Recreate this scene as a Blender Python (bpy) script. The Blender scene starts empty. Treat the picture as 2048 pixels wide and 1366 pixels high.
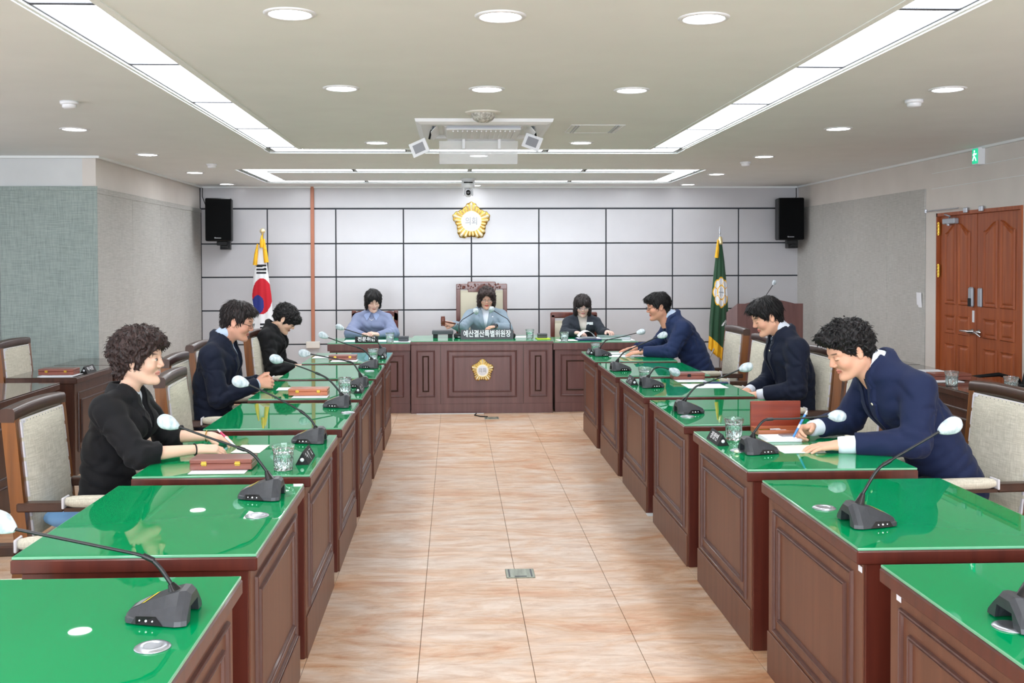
import bpy, bmesh, math, random
import numpy as np
from math import sin, cos, pi, radians, sqrt, atan2
from mathutils import Vector, Matrix
SC = bpy.context.scene
COL = SC.collection
# ---------------------------------------------------------------- camera
CEIL = 2.53
cd = bpy.data.cameras.new('camera'); cam = bpy.data.objects.new('camera', cd); COL.objects.link(cam)
SC.camera = cam
cd.sensor_width = 36.0; cd.lens = 36.035
cd.shift_x = 0.01763; cd.shift_y = -0.05898
cd.clip_start = 0.05; cd.clip_end = 60
_yaw, _pit, _rol = radians(2.2), radians(1.13), radians(-0.17)
_f = Vector((sin(_yaw)*cos(_pit), cos(_yaw)*cos(_pit), -sin(_pit)))
_r = Vector((cos(_yaw), -sin(_yaw), 0)); _u = _r.cross(_f)
_r2 = cos(_rol)*_r + sin(_rol)*_u; _u2 = -sin(_rol)*_r + cos(_rol)*_u
_m = Matrix((( _r2.x, _u2.x, -_f.x, 0), (_r2.y, _u2.y, -_f.y, 0), (_r2.z, _u2.z, -_f.z, 1.59), (0, 0, 0, 1)))
cam.matrix_world = _m
# ---------------------------------------------------------------- world, exposure
w = bpy.data.worlds.new('world'); SC.world = w; w.use_nodes = True
w.node_tree.nodes['Background'].inputs[0].default_value = (0.75, 0.85, 1.0, 1)
w.node_tree.nodes['Background'].inputs[1].default_value = 0.3
SC.view_settings.view_transform = 'Standard'; SC.view_settings.look = 'None'
SC.view_settings.gamma = 1.0; SC.view_settings.use_curve_mapping = False
SC.view_settings.exposure = 0.27
PANEL_E = 9.0      # the recessed light panels
DOWN_E = 16.0      # the round downlights

# cool fill lamps added to brighten the room; their windows are assumed, not built
def fill_light(name, loc, rot, sx, sy, e, col=(0.82, 0.90, 1.0)):
    l = bpy.data.lights.new(name, 'AREA'); l.shape = 'RECTANGLE'; l.size = sx; l.size_y = sy; l.energy = e; l.color = col
    o = bpy.data.objects.new(name, l); COL.objects.link(o); o.location = loc; o.rotation_euler = rot; return o
fill_light('added_fill', (0.0, -2.93, 1.6), (radians(90), 0, 0), 7.5, 1.5, 380)
fill_light('added_fill', (-5.63, 3.0, 1.6), (radians(90), 0, radians(-90)), 9.0, 1.5, 90)
# ---------------------------------------------------------------- materials
def lin(c):
    return tuple(((v/255)/12.92 if v/255 <= 0.04045 else ((v/255+0.055)/1.055)**2.4) for v in c)
def mat(name, rgb, rough=0.5, metal=0.0, spec=0.5, coat=0.0, emis=None, es=0.0, trans=0.0, ior=1.5, alpha=1.0, sss=0.0, sheen=0.0):
    m = bpy.data.materials.new(name); m.use_nodes = True
    b = m.node_tree.nodes['Principled BSDF']
    b.inputs['Base Color'].default_value = (*lin(rgb), 1)
    b.inputs['Roughness'].default_value = rough
    b.inputs['Metallic'].default_value = metal
    b.inputs['Specular IOR Level'].default_value = spec
    b.inputs['Coat Weight'].default_value = coat
    b.inputs['Coat Roughness'].default_value = 0.05
    b.inputs['IOR'].default_value = ior
    b.inputs['Transmission Weight'].default_value = trans
    b.inputs['Alpha'].default_value = alpha
    if sss:
        b.inputs['Subsurface Weight'].default_value = sss
        b.inputs['Subsurface Radius'].default_value = (0.010, 0.004, 0.002)
        b.inputs['Subsurface Scale'].default_value = 1.0
    if sheen: b.inputs['Sheen Weight'].default_value = sheen
    if emis is not None:
        b.inputs['Emission Color'].default_value = (*lin(emis), 1)
        b.inputs['Emission Strength'].default_value = es
    return m
def nodes(m): return m.node_tree.nodes, m.node_tree.links, m.node_tree.nodes['Principled BSDF']
def tex_noise(m, scale, detail=4, stretch=(1, 1, 1), coord='Object', dist=0.0, rough=0.5):
    N, L, b = nodes(m)
    tc = N.new('ShaderNodeTexCoord'); mp = N.new('ShaderNodeMapping'); n = N.new('ShaderNodeTexNoise')
    mp.inputs['Scale'].default_value = stretch
    n.inputs['Scale'].default_value = scale; n.inputs['Detail'].default_value = detail
    n.inputs['Distortion'].default_value = dist; n.inputs['Roughness'].default_value = rough
    L.new(tc.outputs[coord], mp.inputs[0]); L.new(mp.outputs[0], n.inputs['Vector'])
    return n
def ramp(m, src, stops):
    N, L, b = nodes(m)
    r = N.new('ShaderNodeValToRGB'); e = r.color_ramp.elements
    while len(e) < len(stops): e.new(0.5)
    for k, (p, c) in enumerate(stops):
        e[k].position = p; e[k].color = (*lin(c), 1)
    L.new(src, r.inputs[0]); return r
def bump(m, src, strength=0.2, dist=0.01):
    N, L, b = nodes(m)
    bp = N.new('ShaderNodeBump'); bp.inputs['Strength'].default_value = strength; bp.inputs['Distance'].default_value = dist
    L.new(src, bp.inputs['Height']); L.new(bp.outputs[0], b.inputs['Normal']); return bp
def noisy(name, stops, scale, stretch=(1, 1, 1), rough=0.5, bs=0.0, bd=0.002, detail=4, dist=0.0, **k):
    m = mat(name, stops[0][1], rough, **k)
    n = tex_noise(m, scale, detail, stretch, dist=dist)
    r = ramp(m, n.outputs[0], stops)
    m.node_tree.links.new(r.outputs[0], m.node_tree.nodes['Principled BSDF'].inputs['Base Color'])
    if bs: bump(m, n.outputs[0], bs, bd)
    return m
M = {}
def wood(name, a, b_, c, rough=0.32, coat=0.15, vert=True, scale=26):
    st = (1, 1, 0.06) if vert else (0.06, 1, 1)
    return noisy(name, [(0.3, a), (0.5, b_), (0.72, c)], scale, st, rough, 0.05, 0.001, coat=coat)
M['desk_wood'] = wood('desk_wood', (88, 46, 33), (98, 53, 39), (107, 60, 45), 0.38)
M['desk_panel'] = wood('desk_panel', (98, 60, 43), (106, 66, 48), (114, 72, 53), 0.45, 0.05)
M['desk_end'] = wood('desk_end', (70, 27, 19), (82, 33, 23), (92, 39, 27), 0.35)
M['desk_trim'] = wood('desk_trim', (82, 52, 44), (90, 58, 50), (98, 65, 56), 0.35)
M['dais_wood'] = wood('dais_wood', (98, 66, 64), (106, 72, 70), (116, 80, 76), 0.4)
M['dark_wood'] = wood('dark_wood', (58, 32, 22), (68, 39, 28), (80, 47, 34), 0.35)
M['dark_top'] = mat('dark_top', (74, 60, 52), 0.09, coat=0.5)
M['door_wood'] = wood('door_wood', (140, 66, 26), (158, 78, 34), (174, 92, 44), 0.5, 0.0)
M['chair_wood'] = wood('chair_wood', (96, 54, 16), (118, 68, 24), (138, 84, 34), 0.28, 0.4)
M['chair_dark'] = wood('chair_dark', (48, 26, 18), (60, 34, 22), (66, 38, 26), 0.34, 0.15)
M['chair_red'] = wood('chair_red', (84, 34, 24), (100, 44, 30), (116, 56, 38), 0.28, 0.4)
M['box_wood'] = wood('box_wood', (112, 58, 46), (128, 68, 54), (142, 80, 64), 0.35, 0.3, False, 40)
M['box_orange'] = wood('box_orange', (168, 92, 58), (184, 106, 70), (198, 122, 84), 0.35, 0.3, False, 40)
M['box_red'] = wood('box_red', (110, 34, 14), (132, 46, 20), (150, 60, 30), 0.35, 0.3, False, 30)
# green sheet under polished glass
M['green'] = mat('green_glass', (0, 143, 84), 0.015, ior=1.39, spec=0.5)
M['green_edge'] = mat('glass_edge', (112, 176, 140), 0.08)
M['floor'] = mat('floor_tile', (214, 184, 160), 0.34, spec=0.35)
n = tex_noise(M['floor'], 2.6, 10, (0.55, 1.5, 1), 'Generated', 1.2, 0.66)
n2 = tex_noise(M['floor'], 11, 9, (0.45, 1.6, 1), 'Object', 0.8, 0.72)
for _nn in (n, n2):
    _mp = _nn.inputs['Vector'].links[0].from_node; _g = M['floor'].node_tree.nodes.new('ShaderNodeNewGeometry')
    M['floor'].node_tree.links.new(_g.outputs['Position'], _mp.inputs[0])
N, L, b = nodes(M['floor'])
r1 = ramp(M['floor'], n.outputs[0], [(0.34, (206, 154, 116)), (0.45, (216, 182, 152)), (0.56, (222, 200, 182)), (0.75, (226, 214, 204))])
r2 = ramp(M['floor'], n2.outputs[0], [(0.32, (208, 180, 156)), (0.47, (236, 226, 216)), (0.6, (255, 255, 255))])
mx = N.new('ShaderNodeMix'); mx.data_type = 'RGBA'; mx.blend_type = 'MULTIPLY'; mx.inputs[0].default_value = 0.75
L.new(r1.outputs[0], mx.inputs[6]); L.new(r2.outputs[0], mx.inputs[7]); L.new(mx.outputs[2], b.inputs['Base Color'])
M['joint'] = mat('floor_joint', (140, 112, 90), 0.7)
M['ceiling'] = noisy('ceiling_paint', [(0.3, (232, 236, 236)), (0.7, (236, 240, 240))], 3, rough=0.75, bs=0.05, bd=0.001)
M['white_wall'] = noisy('wall_panel_white', [(0.3, (193, 193, 197)), (0.7, (199, 199, 203))], 2.5, rough=0.22)
M['seam'] = mat('panel_seam', (38, 44, 54), 0.6)
M['plaster'] = noisy('wall_plaster', [(0.3, (212, 206, 200)), (0.7, (220, 214, 208))], 3, rough=0.7)
M['plaster_cool'] = noisy('wall_plaster_cool', [(0.3, (206, 209, 210)), (0.7, (214, 217, 218))], 3, rough=0.7)  # cool daylight of the left bay put into the plaster colour
def weave(name, a, b_, sc=160):
    m = mat(name, a, 0.9)
    N, L, b = nodes(m)
    n1 = tex_noise(m, sc, 2, (1, 1, 0.06)); n2 = tex_noise(m, sc, 2, (0.06, 0.06, 1)); n3 = tex_noise(m, 1.5, 3)
    ad = N.new('ShaderNodeMath'); ad.operation = 'ADD'; L.new(n1.outputs[0], ad.inputs[0]); L.new(n2.outputs[0], ad.inputs[1])
    hv = N.new('ShaderNodeMath'); hv.operation = 'MULTIPLY'; hv.inputs[1].default_value = 0.42; L.new(ad.outputs[0], hv.inputs[0])
    a3 = N.new('ShaderNodeMath'); a3.operation = 'MULTIPLY_ADD'; a3.inputs[1].default_value = 0.16
    L.new(n3.outputs[0], a3.inputs[0]); L.new(hv.outputs[0], a3.inputs[2])
    r = ramp(m, a3.outputs[0], [(0.36, a), (0.64, b_)])
    L.new(r.outputs[0], b.inputs['Base Color']); bump(m, ad.outputs[0], 0.25, 0.001)
    return m
M['fabric_wall'] = weave('fabric_wall', (168, 167, 163), (196, 195, 191))
M['fabric_wall_cool_lit'] = weave('fabric_wall_cool_lit', (132, 146, 142), (164, 176, 172))  # dim bluish daylight on the bay front put into the fabric colour
M['upholstery'] = weave('upholstery', (186, 180, 162), (222, 216, 200), 220)
M['upholstery_trim'] = mat('upholstery_trim', (218, 216, 222), 0.35)
M['leather'] = mat('cream_leather', (206, 198, 176), 0.45)
M['black'] = mat('black_plastic', (12, 13, 15), 0.5, spec=0.3)
M['mic_base'] = noisy('mic_base_plastic', [(0.3, (48, 50, 55)), (0.7, (54, 56, 61))], 60, rough=0.42)
M['mic_black'] = mat('mic_gloss_black', (14, 15, 18), 0.15)
M['neck'] = mat('mic_neck', (22, 23, 26), 0.4)
M['led'] = mat('led_white', (255, 255, 255), 0.3, emis=(235, 245, 255), es=1.4)
M['yellow'] = mat('yellow_label', (226, 204, 40), 0.5)
M['grey_label'] = mat('grey_label', (140, 142, 148), 0.4)
M['cover'] = noisy('mic_cover_cloth', [(0.35, (168, 184, 192)), (0.6, (212, 220, 226))], 70, (1, 1, 0.4), 0.75, 0.5, 0.003)
M['mesh_dark'] = mat('mic_foam', (120, 134, 146), 0.9)
M['silver'] = mat('silver', (186, 190, 198), 0.28, 0.85)
M['silver_matt'] = mat('grey_metal_paint', (168, 172, 180), 0.35, 0.3)
M['chrome'] = mat('chrome', (205, 205, 208), 0.12, 1.0)
M['brass'] = mat('brass', (196, 158, 70), 0.25, 1.0)
M['gold'] = mat('gold', (248, 230, 176), 0.36, 0.7)
M['gold_pale'] = mat('gold_pale', (250, 242, 212), 0.36, 0.5)
M['white'] = mat('white_plastic', (226, 228, 232), 0.4)
M['white_warm'] = mat('warm_white_plastic', (224, 220, 212), 0.4)
M['paper'] = mat('paper', (238, 240, 246), 0.6)
M['paper_note'] = mat('paper_note', (236, 238, 226), 0.6)
M['ink'] = mat('white_print', (235, 236, 240), 0.5)
M['ink_grey'] = mat('grey_print', (150, 152, 156), 0.5)
M['glass'] = mat('drinking_glass', (246, 252, 252), 0.02, trans=0.96, ior=1.5)
M['water'] = mat('water', (240, 250, 248), 0.0, trans=1.0, ior=1.33)
M['panel_light'] = mat('light_panel', (255, 255, 255), 0.5, emis=(244, 249, 255), es=PANEL_E)
M['down_light'] = mat('downlight_diffuser', (255, 255, 255), 0.5, emis=(250, 252, 255), es=DOWN_E)
M['conduit'] = mat('conduit_brown', (178, 112, 84), 0.45)
M['red_cloth'] = mat('flag_red', (196, 18, 40), 0.75)
M['blue_cloth'] = mat('flag_blue', (34, 48, 128), 0.75)
M['flag_white'] = mat('flag_white', (232, 234, 238), 0.75)
M['flag_black'] = mat('flag_black', (16, 20, 30), 0.75)
M['flag_green'] = mat('flag_green', (4, 66, 34), 0.6, sheen=0.3)
M['fringe'] = noisy('yellow_fringe', [(0.35, (222, 152, 10)), (0.65, (255, 206, 40))], 160, (1, 1, 0.05), 0.6, 0.5, 0.004)
M['exit_green'] = mat('exit_green', (10, 160, 110), 0.4, emis=(20, 190, 140), es=0.9)
M['exit_white'] = mat('exit_white', (240, 255, 250), 0.4, emis=(240, 255, 250), es=1.2)
M['clear'] = mat('clear_acrylic', (236, 240, 244), 0.08, alpha=0.45)
M['grey_dark'] = mat('dark_grey', (70, 72, 78), 0.5)
M['blue_bag'] = mat('blue_cloth', (120, 168, 214), 0.8)
M['plate_steel'] = noisy('brushed_plate', [(0.3, (120, 126, 112)), (0.7, (158, 164, 150))], 60, (1, 0.1, 1), 0.4, metal=0.4)
M['navy_file'] = mat('navy_file', (24, 34, 96), 0.4)
M['teal_file'] = mat('teal_file', (104, 134, 130), 0.35)
M['pad_yellow'] = mat('yellow_pad', (206, 222, 60), 0.6)
M['mesh_black'] = mat('office_chair_mesh', (26, 27, 30), 0.7)

# ---------------------------------------------------------------- mesh helpers
class MB:
    def __init__(s): s.v = []; s.f = []; s.m = []; s.s = []
    def add(s, vs, fs, mi=0, sm=False, T=None):
        o = len(s.v)
        if T is not None: vs = [T @ Vector(p) for p in vs]
        s.v.extend([tuple(p) for p in vs])
        for f in fs: s.f.append([i+o for i in f]); s.m.append(mi); s.s.append(sm)
        return s
    def box(s, lo, hi, mi=0, T=None, ch=0.0):
        x0, y0, z0 = lo; x1, y1, z1 = hi
        if ch <= 0:
            vs = [(x0,y0,z0),(x1,y0,z0),(x1,y1,z0),(x0,y1,z0),(x0,y0,z1),(x1,y0,z1),(x1,y1,z1),(x0,y1,z1)]
            fs = [(0,3,2,1),(4,5,6,7),(0,1,5,4),(1,2,6,5),(2,3,7,6),(3,0,4,7)]
            return s.add(vs, fs, mi, False, T)
        # chamfered on every edge: 24 vertices
        c = min(ch, (x1-x0)*.49, (y1-y0)*.49, (z1-z0)*.49)
        vs = []; X = (x0, x1); Y = (y0, y1); Z = (z0, z1)
        idx = {}
        for i in (0, 1):
            for j in (0, 1):
                for k in (0, 1):
                    sx, sy, sz = (1, -1)[i], (1, -1)[j], (1, -1)[k]
                    for a, p in enumerate(((X[i], Y[j]+sy*c, Z[k]+sz*c), (X[i]+sx*c, Y[j], Z[k]+sz*c), (X[i]+sx*c, Y[j]+sy*c, Z[k]))):
                        idx[i, j, k, a] = len(vs); vs.append(p)
        g = lambda i, j, k, a: idx[i, j, k, a]
        fs = []
        fs.append([g(0,0,0,0), g(0,0,1,0), g(0,1,1,0), g(0,1,0,0)]); fs.append([g(1,0,0,0), g(1,1,0,0), g(1,1,1,0), g(1,0,1,0)])
        fs.append([g(0,0,0,1), g(1,0,0,1), g(1,0,1,1), g(0,0,1,1)]); fs.append([g(0,1,0,1), g(0,1,1,1), g(1,1,1,1), g(1,1,0,1)])
        fs.append([g(0,0,0,2), g(0,1,0,2), g(1,1,0,2), g(1,0,0,2)]); fs.append([g(0,0,1,2), g(1,0,1,2), g(1,1,1,2), g(0,1,1,2)])
        for j in (0, 1):
            for k in (0, 1):
                fs.append([g(0,j,k,1), g(1,j,k,1), g(1,j,k,2), g(0,j,k,2)])
        for i in (0, 1):
            for k in (0, 1):
                fs.append([g(i,0,k,0), g(i,1,k,0), g(i,1,k,2), g(i,0,k,2)])
        for i in (0, 1):
            for j in (0, 1):
                fs.append([g(i,j,0,0), g(i,j,1,0), g(i,j,1,1), g(i,j,0,1)])
        for i in (0, 1):
            for j in (0, 1):
                for k in (0, 1): fs.append([g(i,j,k,0), g(i,j,k,1), g(i,j,k,2)])
        return s.add(vs, fs, mi, False, T)
    def tube(s, pts, r, seg=8, mi=0, cap=True, sm=True, T=None, flat=1.0):
        pts = [Vector(p) for p in pts]; n = len(pts)
        rs = r if isinstance(r, (list, tuple)) else [r]*n
        vs = []; fs = []; prev = None
        for i, p in enumerate(pts):
            t = (pts[min(i+1, n-1)] - pts[max(i-1, 0)])
            t = t.normalized() if t.length > 1e-9 else Vector((0, 0, 1))
            if prev is None:
                a = Vector((0, 0, 1)) if abs(t.z) < 0.9 else Vector((1, 0, 0))
                u = t.cross(a).normalized()
            else:
                u = (prev - t*prev.dot(t)).normalized()
            prev = u; w_ = t.cross(u)
            for k in range(seg):
                a = 2*pi*k/seg
                vs.append(p + u*cos(a)*rs[i] + w_*sin(a)*rs[i]*flat)
        for i in range(n-1):
            for k in range(seg):
                a = i*seg+k; b_ = i*seg+(k+1) % seg
                fs.append((a, b_, b_+seg, a+seg))
        s.add(vs, fs, mi, sm, T)
        if cap:
            s.add(vs[:seg], [list(range(seg))[::-1]], mi, False, T); s.add(vs[-seg:], [list(range(seg))], mi, False, T)
        return s
    def lathe(s, prof, seg=24, mi=0, T=None, sm=True, wob=None):
        vs = []; fs = []
        for (r, z) in prof:
            for k in range(seg):
                a = 2*pi*k/seg; rr = r*(1 if wob is None else wob(a, z))
                vs.append((rr*cos(a), rr*sin(a), z))
        for i in range(len(prof)-1):
            for k in range(seg):
                a = i*seg+k; b_ = i*seg+(k+1) % seg
                fs.append((a, b_, b_+seg, a+seg))
        s.add(vs, fs, mi, sm, T)
        if prof[0][0] > 1e-5: s.add(vs[:seg], [list(range(seg))[::-1]], mi, False, T)
        if prof[-1][0] > 1e-5: s.add(vs[-seg:], [list(range(seg))], mi, False, T)
        return s
    def prism(s, poly, d0, d1, axis='y', mi=0, T=None, sm=False):
        n = len(poly)
        def P(a, b_, d):
            return {'y': (a, d, b_), 'x': (d, a, b_), 'z': (a, b_, d)}[axis]
        vs = [P(a, b_, d0) for a, b_ in poly] + [P(a, b_, d1) for a, b_ in poly]
        fs = [tuple(range(n))[::-1], tuple(range(n, 2*n))] + [(i, (i+1) % n, n+(i+1) % n, n+i) for i in range(n)]
        return s.add(vs, fs, mi, sm, T)
    def grid(s, P, nu, nv, mi=0, sm=True, closed_u=False, T=None):
        vs = [P(i, j) for j in range(nv) for i in range(nu)]
        fs = []
        for j in range(nv-1):
            for i in range(nu if closed_u else nu-1):
                a = j*nu+i; b_ = j*nu+(i+1) % nu
                fs.append((a, b_, b_+nu, a+nu))
        return s.add(vs, fs, mi, sm, T)
    def frame(s, u0, v0, u1, v1, w_, P, mi=0, prof=((0, 0), (0.25, 1), (0.75, 1), (1, 0))):
        """a picture-frame moulding of width w_: P(u, v, h) gives the point at height h (0..1)"""
        rings = []
        for (t, h) in prof:
            d = t*w_
            rings.append([P(u0+d, v0+d, h), P(u1-d, v0+d, h), P(u1-d, v1-d, h), P(u0+d, v1-d, h)])
        vs = [p for r_ in rings for p in r_]; fs = []
        for i in range(len(rings)-1):
            for k in range(4):
                a = i*4+k; b_ = i*4+(k+1) % 4
                fs.append((a, b_, b_+4, a+4))
        return s.add(vs, fs, mi)
    def mesh(s, name, fix=True):
        me = bpy.data.meshes.new(name)
        me.from_pydata(s.v, [], s.f)
        me.polygons.foreach_set('material_index', s.m); me.polygons.foreach_set('use_smooth', s.s)
        me.update()
        if fix:
            b_ = bmesh.new(); b_.from_mesh(me); bmesh.ops.recalc_face_normals(b_, faces=b_.faces[:]); b_.to_mesh(me); b_.free()
        return me
def obj(name, me, mats, parent=None, loc=(0, 0, 0), rot=(0, 0, 0)):
    if isinstance(me, MB): me = me.mesh(name)
    if not isinstance(mats, (list, tuple)): mats = [mats]
    if not me.materials:
        for m_ in mats: me.materials.append(M[m_] if isinstance(m_, str) else m_)
    o = bpy.data.objects.new(name, me); COL.objects.link(o)
    o.location = loc; o.rotation_euler = rot
    if parent is not None: o.parent = parent
    return o
def tag(o, label, cat, group=None):
    o['label'] = label; o['category'] = cat
    if group: o['group'] = group
    return o
def thing(name, label, cat, loc=(0, 0, 0), rotz=0.0, group=None):
    o = bpy.data.objects.new(name, None); COL.objects.link(o); o.empty_display_size = 0.05
    o.location = loc; o.rotation_euler = (0, 0, rotz)
    return tag(o, label, cat, group)
def struct(o): o['kind'] = 'structure'; return o
def dup(root, loc=None, rotz=None, label=None, group=None):
    r = root.copy(); COL.objects.link(r)
    if loc is not None: r.location = loc
    if rotz is not None: r.rotation_euler = (0, 0, rotz)
    if label: r['label'] = label
    if group: r['group'] = group
    for ch in list(root.children):
        c = ch.copy(); COL.objects.link(c); c.parent = r
        for g in list(ch.children):
            d = g.copy(); COL.objects.link(d); d.parent = c
    return r
def text_mesh(body, size, depth=0.0006, bold=0.0, align='CENTER'):
    c = bpy.data.curves.new('lettering', 'FONT'); c.body = body; c.size = size; c.extrude = depth
    c.offset = bold*size; c.align_x = align; c.align_y = 'CENTER'; c.resolution_u = 2
    t = bpy.data.objects.new('lettering', c); COL.objects.link(t)
    bpy.context.view_layer.update()
    me = bpy.data.meshes.new_from_object(t.evaluated_get(bpy.context.evaluated_depsgraph_get()))
    bpy.data.objects.remove(t); bpy.data.curves.remove(c)
    me.materials.clear()
    return me
def text_obj(name, body, size, m, parent, loc, rot, sx=1.0, sy=1.0, depth=0.0006, bold=0.0):
    o = obj(name, text_mesh(body, size, depth, bold), m, parent, loc, rot); o.scale = (sx, sy, 1); return o
rnd = random.Random(7)

# ================================================================ ROOM
XL, XR, YB, YF = -3.17, 4.40, 12.97, -3.0     # left face, right wall, back wall, wall behind the camera
XO, YJ = -5.7, 9.24                            # outer left wall, face of the projecting bay
# floor: joint bed plus individual tiles 0.45 m
fl = struct(obj('floor', MB().box((XO, YF, -0.06), (XR, YB, -0.004)), 'joint'))
T_ = 0.449; G = 0.0012
tile = MB().box((-T_/2+G, -T_/2+G, -0.006), (T_/2-G, T_/2-G, 0.0), ch=0.0006).mesh('tile'); tile.materials.append(M['floor'])
cells = []
x0 = -0.147 + T_/2; y0 = 4.016 + T_/2
for i in range(-13, 11):
    for j in range(-16, 20):
        cx, cy = x0+i*T_, y0+j*T_
        if cx-T_/2 < XO or cx+T_/2 > XR+0.3 or cy < YF or cy > YB: continue
        if cx < XL-0.1 and cy > YJ: continue
        vis = abs(cx-0.3) < 1.3 and 2.2 < cy < 10.9
        cells.append((0 if vis else 1, (cx-0.2)**2+(cy-6)**2, cx, cy))
cells.sort()
def tile_local_floor(cx, cy):
    return (max(min(cx, XR), XO), cy)
for k, (v_, d_, cx, cy) in enumerate(cells[:290]):
    o = bpy.data.objects.new('tile', tile); COL.objects.link(o); o.location = (cx, cy, 0); o.parent = fl
    o.delta_location = (0, 0, 0)
rest = MB()
for (v_, d_, cx, cy) in cells[290:]:
    xa, xb = cx-T_/2+G, min(cx+T_/2-G, XR)
    ya, yb = max(cy-T_/2+G, YF), min(cy+T_/2-G, YB)
    if xb - xa > 0.02 and yb-ya > .02: rest.box((xa, ya, -0.006), (xb, yb, 0.0))
o = obj('tile_field', rest, 'floor', fl); o['kind'] = 'stuff'

# ceiling with cut-outs for the recessed light strips
def slab_with_holes(name, x0, y0, x1, y1, z0, z1, holes, m):
    xs = sorted({x0, x1} | {h[0] for h in holes} | {h[2] for h in holes}); xs = [x for x in xs if x0 <= x <= x1]
    ys = sorted({y0, y1} | {h[1] for h in holes} | {h[3] for h in holes}); ys = [y for y in ys if y0 <= y <= y1]
    mb = MB()
    for i in range(len(xs)-1):
        for j in range(len(ys)-1):
            cx, cy = (xs[i]+xs[i+1])/2, (ys[j]+ys[j+1])/2
            if any(h[0] < cx < h[2] and h[1] < cy < h[3] for h in holes): continue
            mb.box((xs[i], ys[j], z0), (xs[i+1], ys[j+1], z1))
    return obj(name, mb, m)
HOLES = [(-1.60, -2.6, -1.28, 9.0), (1.645, -2.6, 1.965, 9.0), (-1.60, 8.64, 1.965, 9.0),
         (-2.24, 10.57, 2.62, 10.97), (-2.24, 12.07, 2.62, 12.40), (-2.24, 10.57, -1.97, 12.40), (2.36, 10.57, 2.62, 12.40)]
ce = struct(slab_with_holes('ceiling', XO-.1, YF-.1, XR+.1, YB+.1, CEIL, CEIL+0.12, HOLES, M['ceiling']))
lid = struct(obj('trim_1', MB().box((XO-.1, YF-.1, CEIL+0.12), (XR+.1, YB+.1, CEIL+0.16)), 'ceiling'))
# thin lips round the strips
lips = MB()
for (a, b_, c, d) in ((-1.60, -2.6, -1.28, 8.64), (1.645, -2.6, 1.965, 8.64)):
    lips.box((a-0.012, b_, CEIL-0.004), (a+0.02, d, CEIL+0.02)); lips.box((c-0.02, b_, CEIL-0.004), (c+0.012, d, CEIL+0.02))
lips.box((-1.26, 8.625, CEIL-0.004), (1.63, 8.655, CEIL+0.02))
for (a, b_, c, d) in ((-1.59, -2.6, -1.566, 8.64), (-1.314, -2.6, -1.29, 8.64), (1.655, -2.6, 1.679, 8.64), (1.931, -2.6, 1.955, 8.64)): lips.box((a, b_, CEIL+0.003), (c, d, CEIL+0.012))
struct(obj('trim_2', lips, 'ceiling'))
# crown lines against the walls
cr = MB()
cr.box((XL, YB-0.03, CEIL-0.02), (XR, YB, CEIL)); cr.box((XR-0.03, YF, CEIL-0.02), (XR, YB, CEIL))
cr.box((XL, YJ, CEIL-0.02), (XL+0.03, YB, CEIL)); cr.box((XO, YJ-0.03, CEIL-0.02), (XL+0.03, YJ, CEIL))
struct(obj('trim_3', cr, 'ceiling'))
# light panels
def panel_light(x0, y0, x1, y1, label, group):
    cx, cy = (x0+x1)/2, (y0+y1)/2; hx, hy = (x1-x0)/2, (y1-y0)/2
    t = thing('ceiling_light', label, 'light', (cx, cy, CEIL), 0, group)
    mb = MB(); z0, z1 = 0.012, 0.03
    mb.box((-hx, -hy, z0), (hx, -hy+0.008, z1)); mb.box((-hx, hy-0.008, z0), (hx, hy, z1))
    mb.box((-hx, -hy+.008, z0), (-hx+0.008, hy-.008, z1)); mb.box((hx-0.008, -hy+.008, z0), (hx, hy-.008, z1))
    obj('frame', mb, 'grey_dark', t)
    obj('diffuser', MB().box((-hx+0.008, -hy+0.008, 0.016), (hx-0.008, hy-0.008, 0.026)), 'panel_light', t)
    obj('housing', MB().box((-hx, -hy, 0.03), (hx, hy, 0.07)), 'white', t)
    return t
ordn = ['farthest', 'second farthest', 'third farthest', 'fourth farthest', 'fifth farthest', 'sixth farthest', 'seventh farthest', 'eighth farthest', 'ninth farthest']
pb = [8.64, 7.44, 6.22, 5.03, 3.86, 2.67, 1.48, 0.29, -0.9, -2.1]
for k in range(9):
    panel_light(-1.565, pb[k+1]+0.006, -1.315, pb[k]-0.006, 'long white light panel of the left ceiling strip, %s from the camera' % ordn[k], 'left strip of ceiling light panels')
    panel_light(1.68, pb[k+1]+0.006, 1.93, pb[k]-0.006, 'long white light panel of the right ceiling strip, %s from the camera' % ordn[k], 'right strip of ceiling light panels')
for (a, b_, s_) in ((-1.55, -0.415, 'left'), (-0.375, 0.77, 'middle'), (0.81, 1.93, 'right')):
    panel_light(a, 8.67, b_, 8.97, 'thin bright light panel across the room joining the two strips, %s one' % s_, 'cross strip of ceiling light panels')
for k, (a, b_) in enumerate(((-2.2, -1.06), (-1.03, 0.147), (0.18, 1.354), (1.39, 2.59))):
    panel_light(a, 10.6, b_, 10.94, 'light panel in the front side of the far ceiling rectangle, number %s from the left' % ('one', 'two', 'three', 'four')[k], 'front side of the far light rectangle')
for k, (a, b_) in enumerate(((-2.2, -1.06), (-1.03, 0.147), (0.18, 1.366), (1.40, 2.59))):
    panel_light(a, 12.1, b_, 12.37, 'light panel in the rear side of the far ceiling rectangle, number %s from the left' % ('one', 'two', 'three', 'four')[k], 'rear side of the far light rectangle')
panel_light(-2.2, 10.96, -1.98, 12.08, 'light panel forming the left end of the far ceiling rectangle', 'ends of the far light rectangle')
panel_light(2.37, 10.96, 2.59, 12.08, 'light panel forming the right end of the far ceiling rectangle', 'ends of the far light rectangle')
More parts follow.
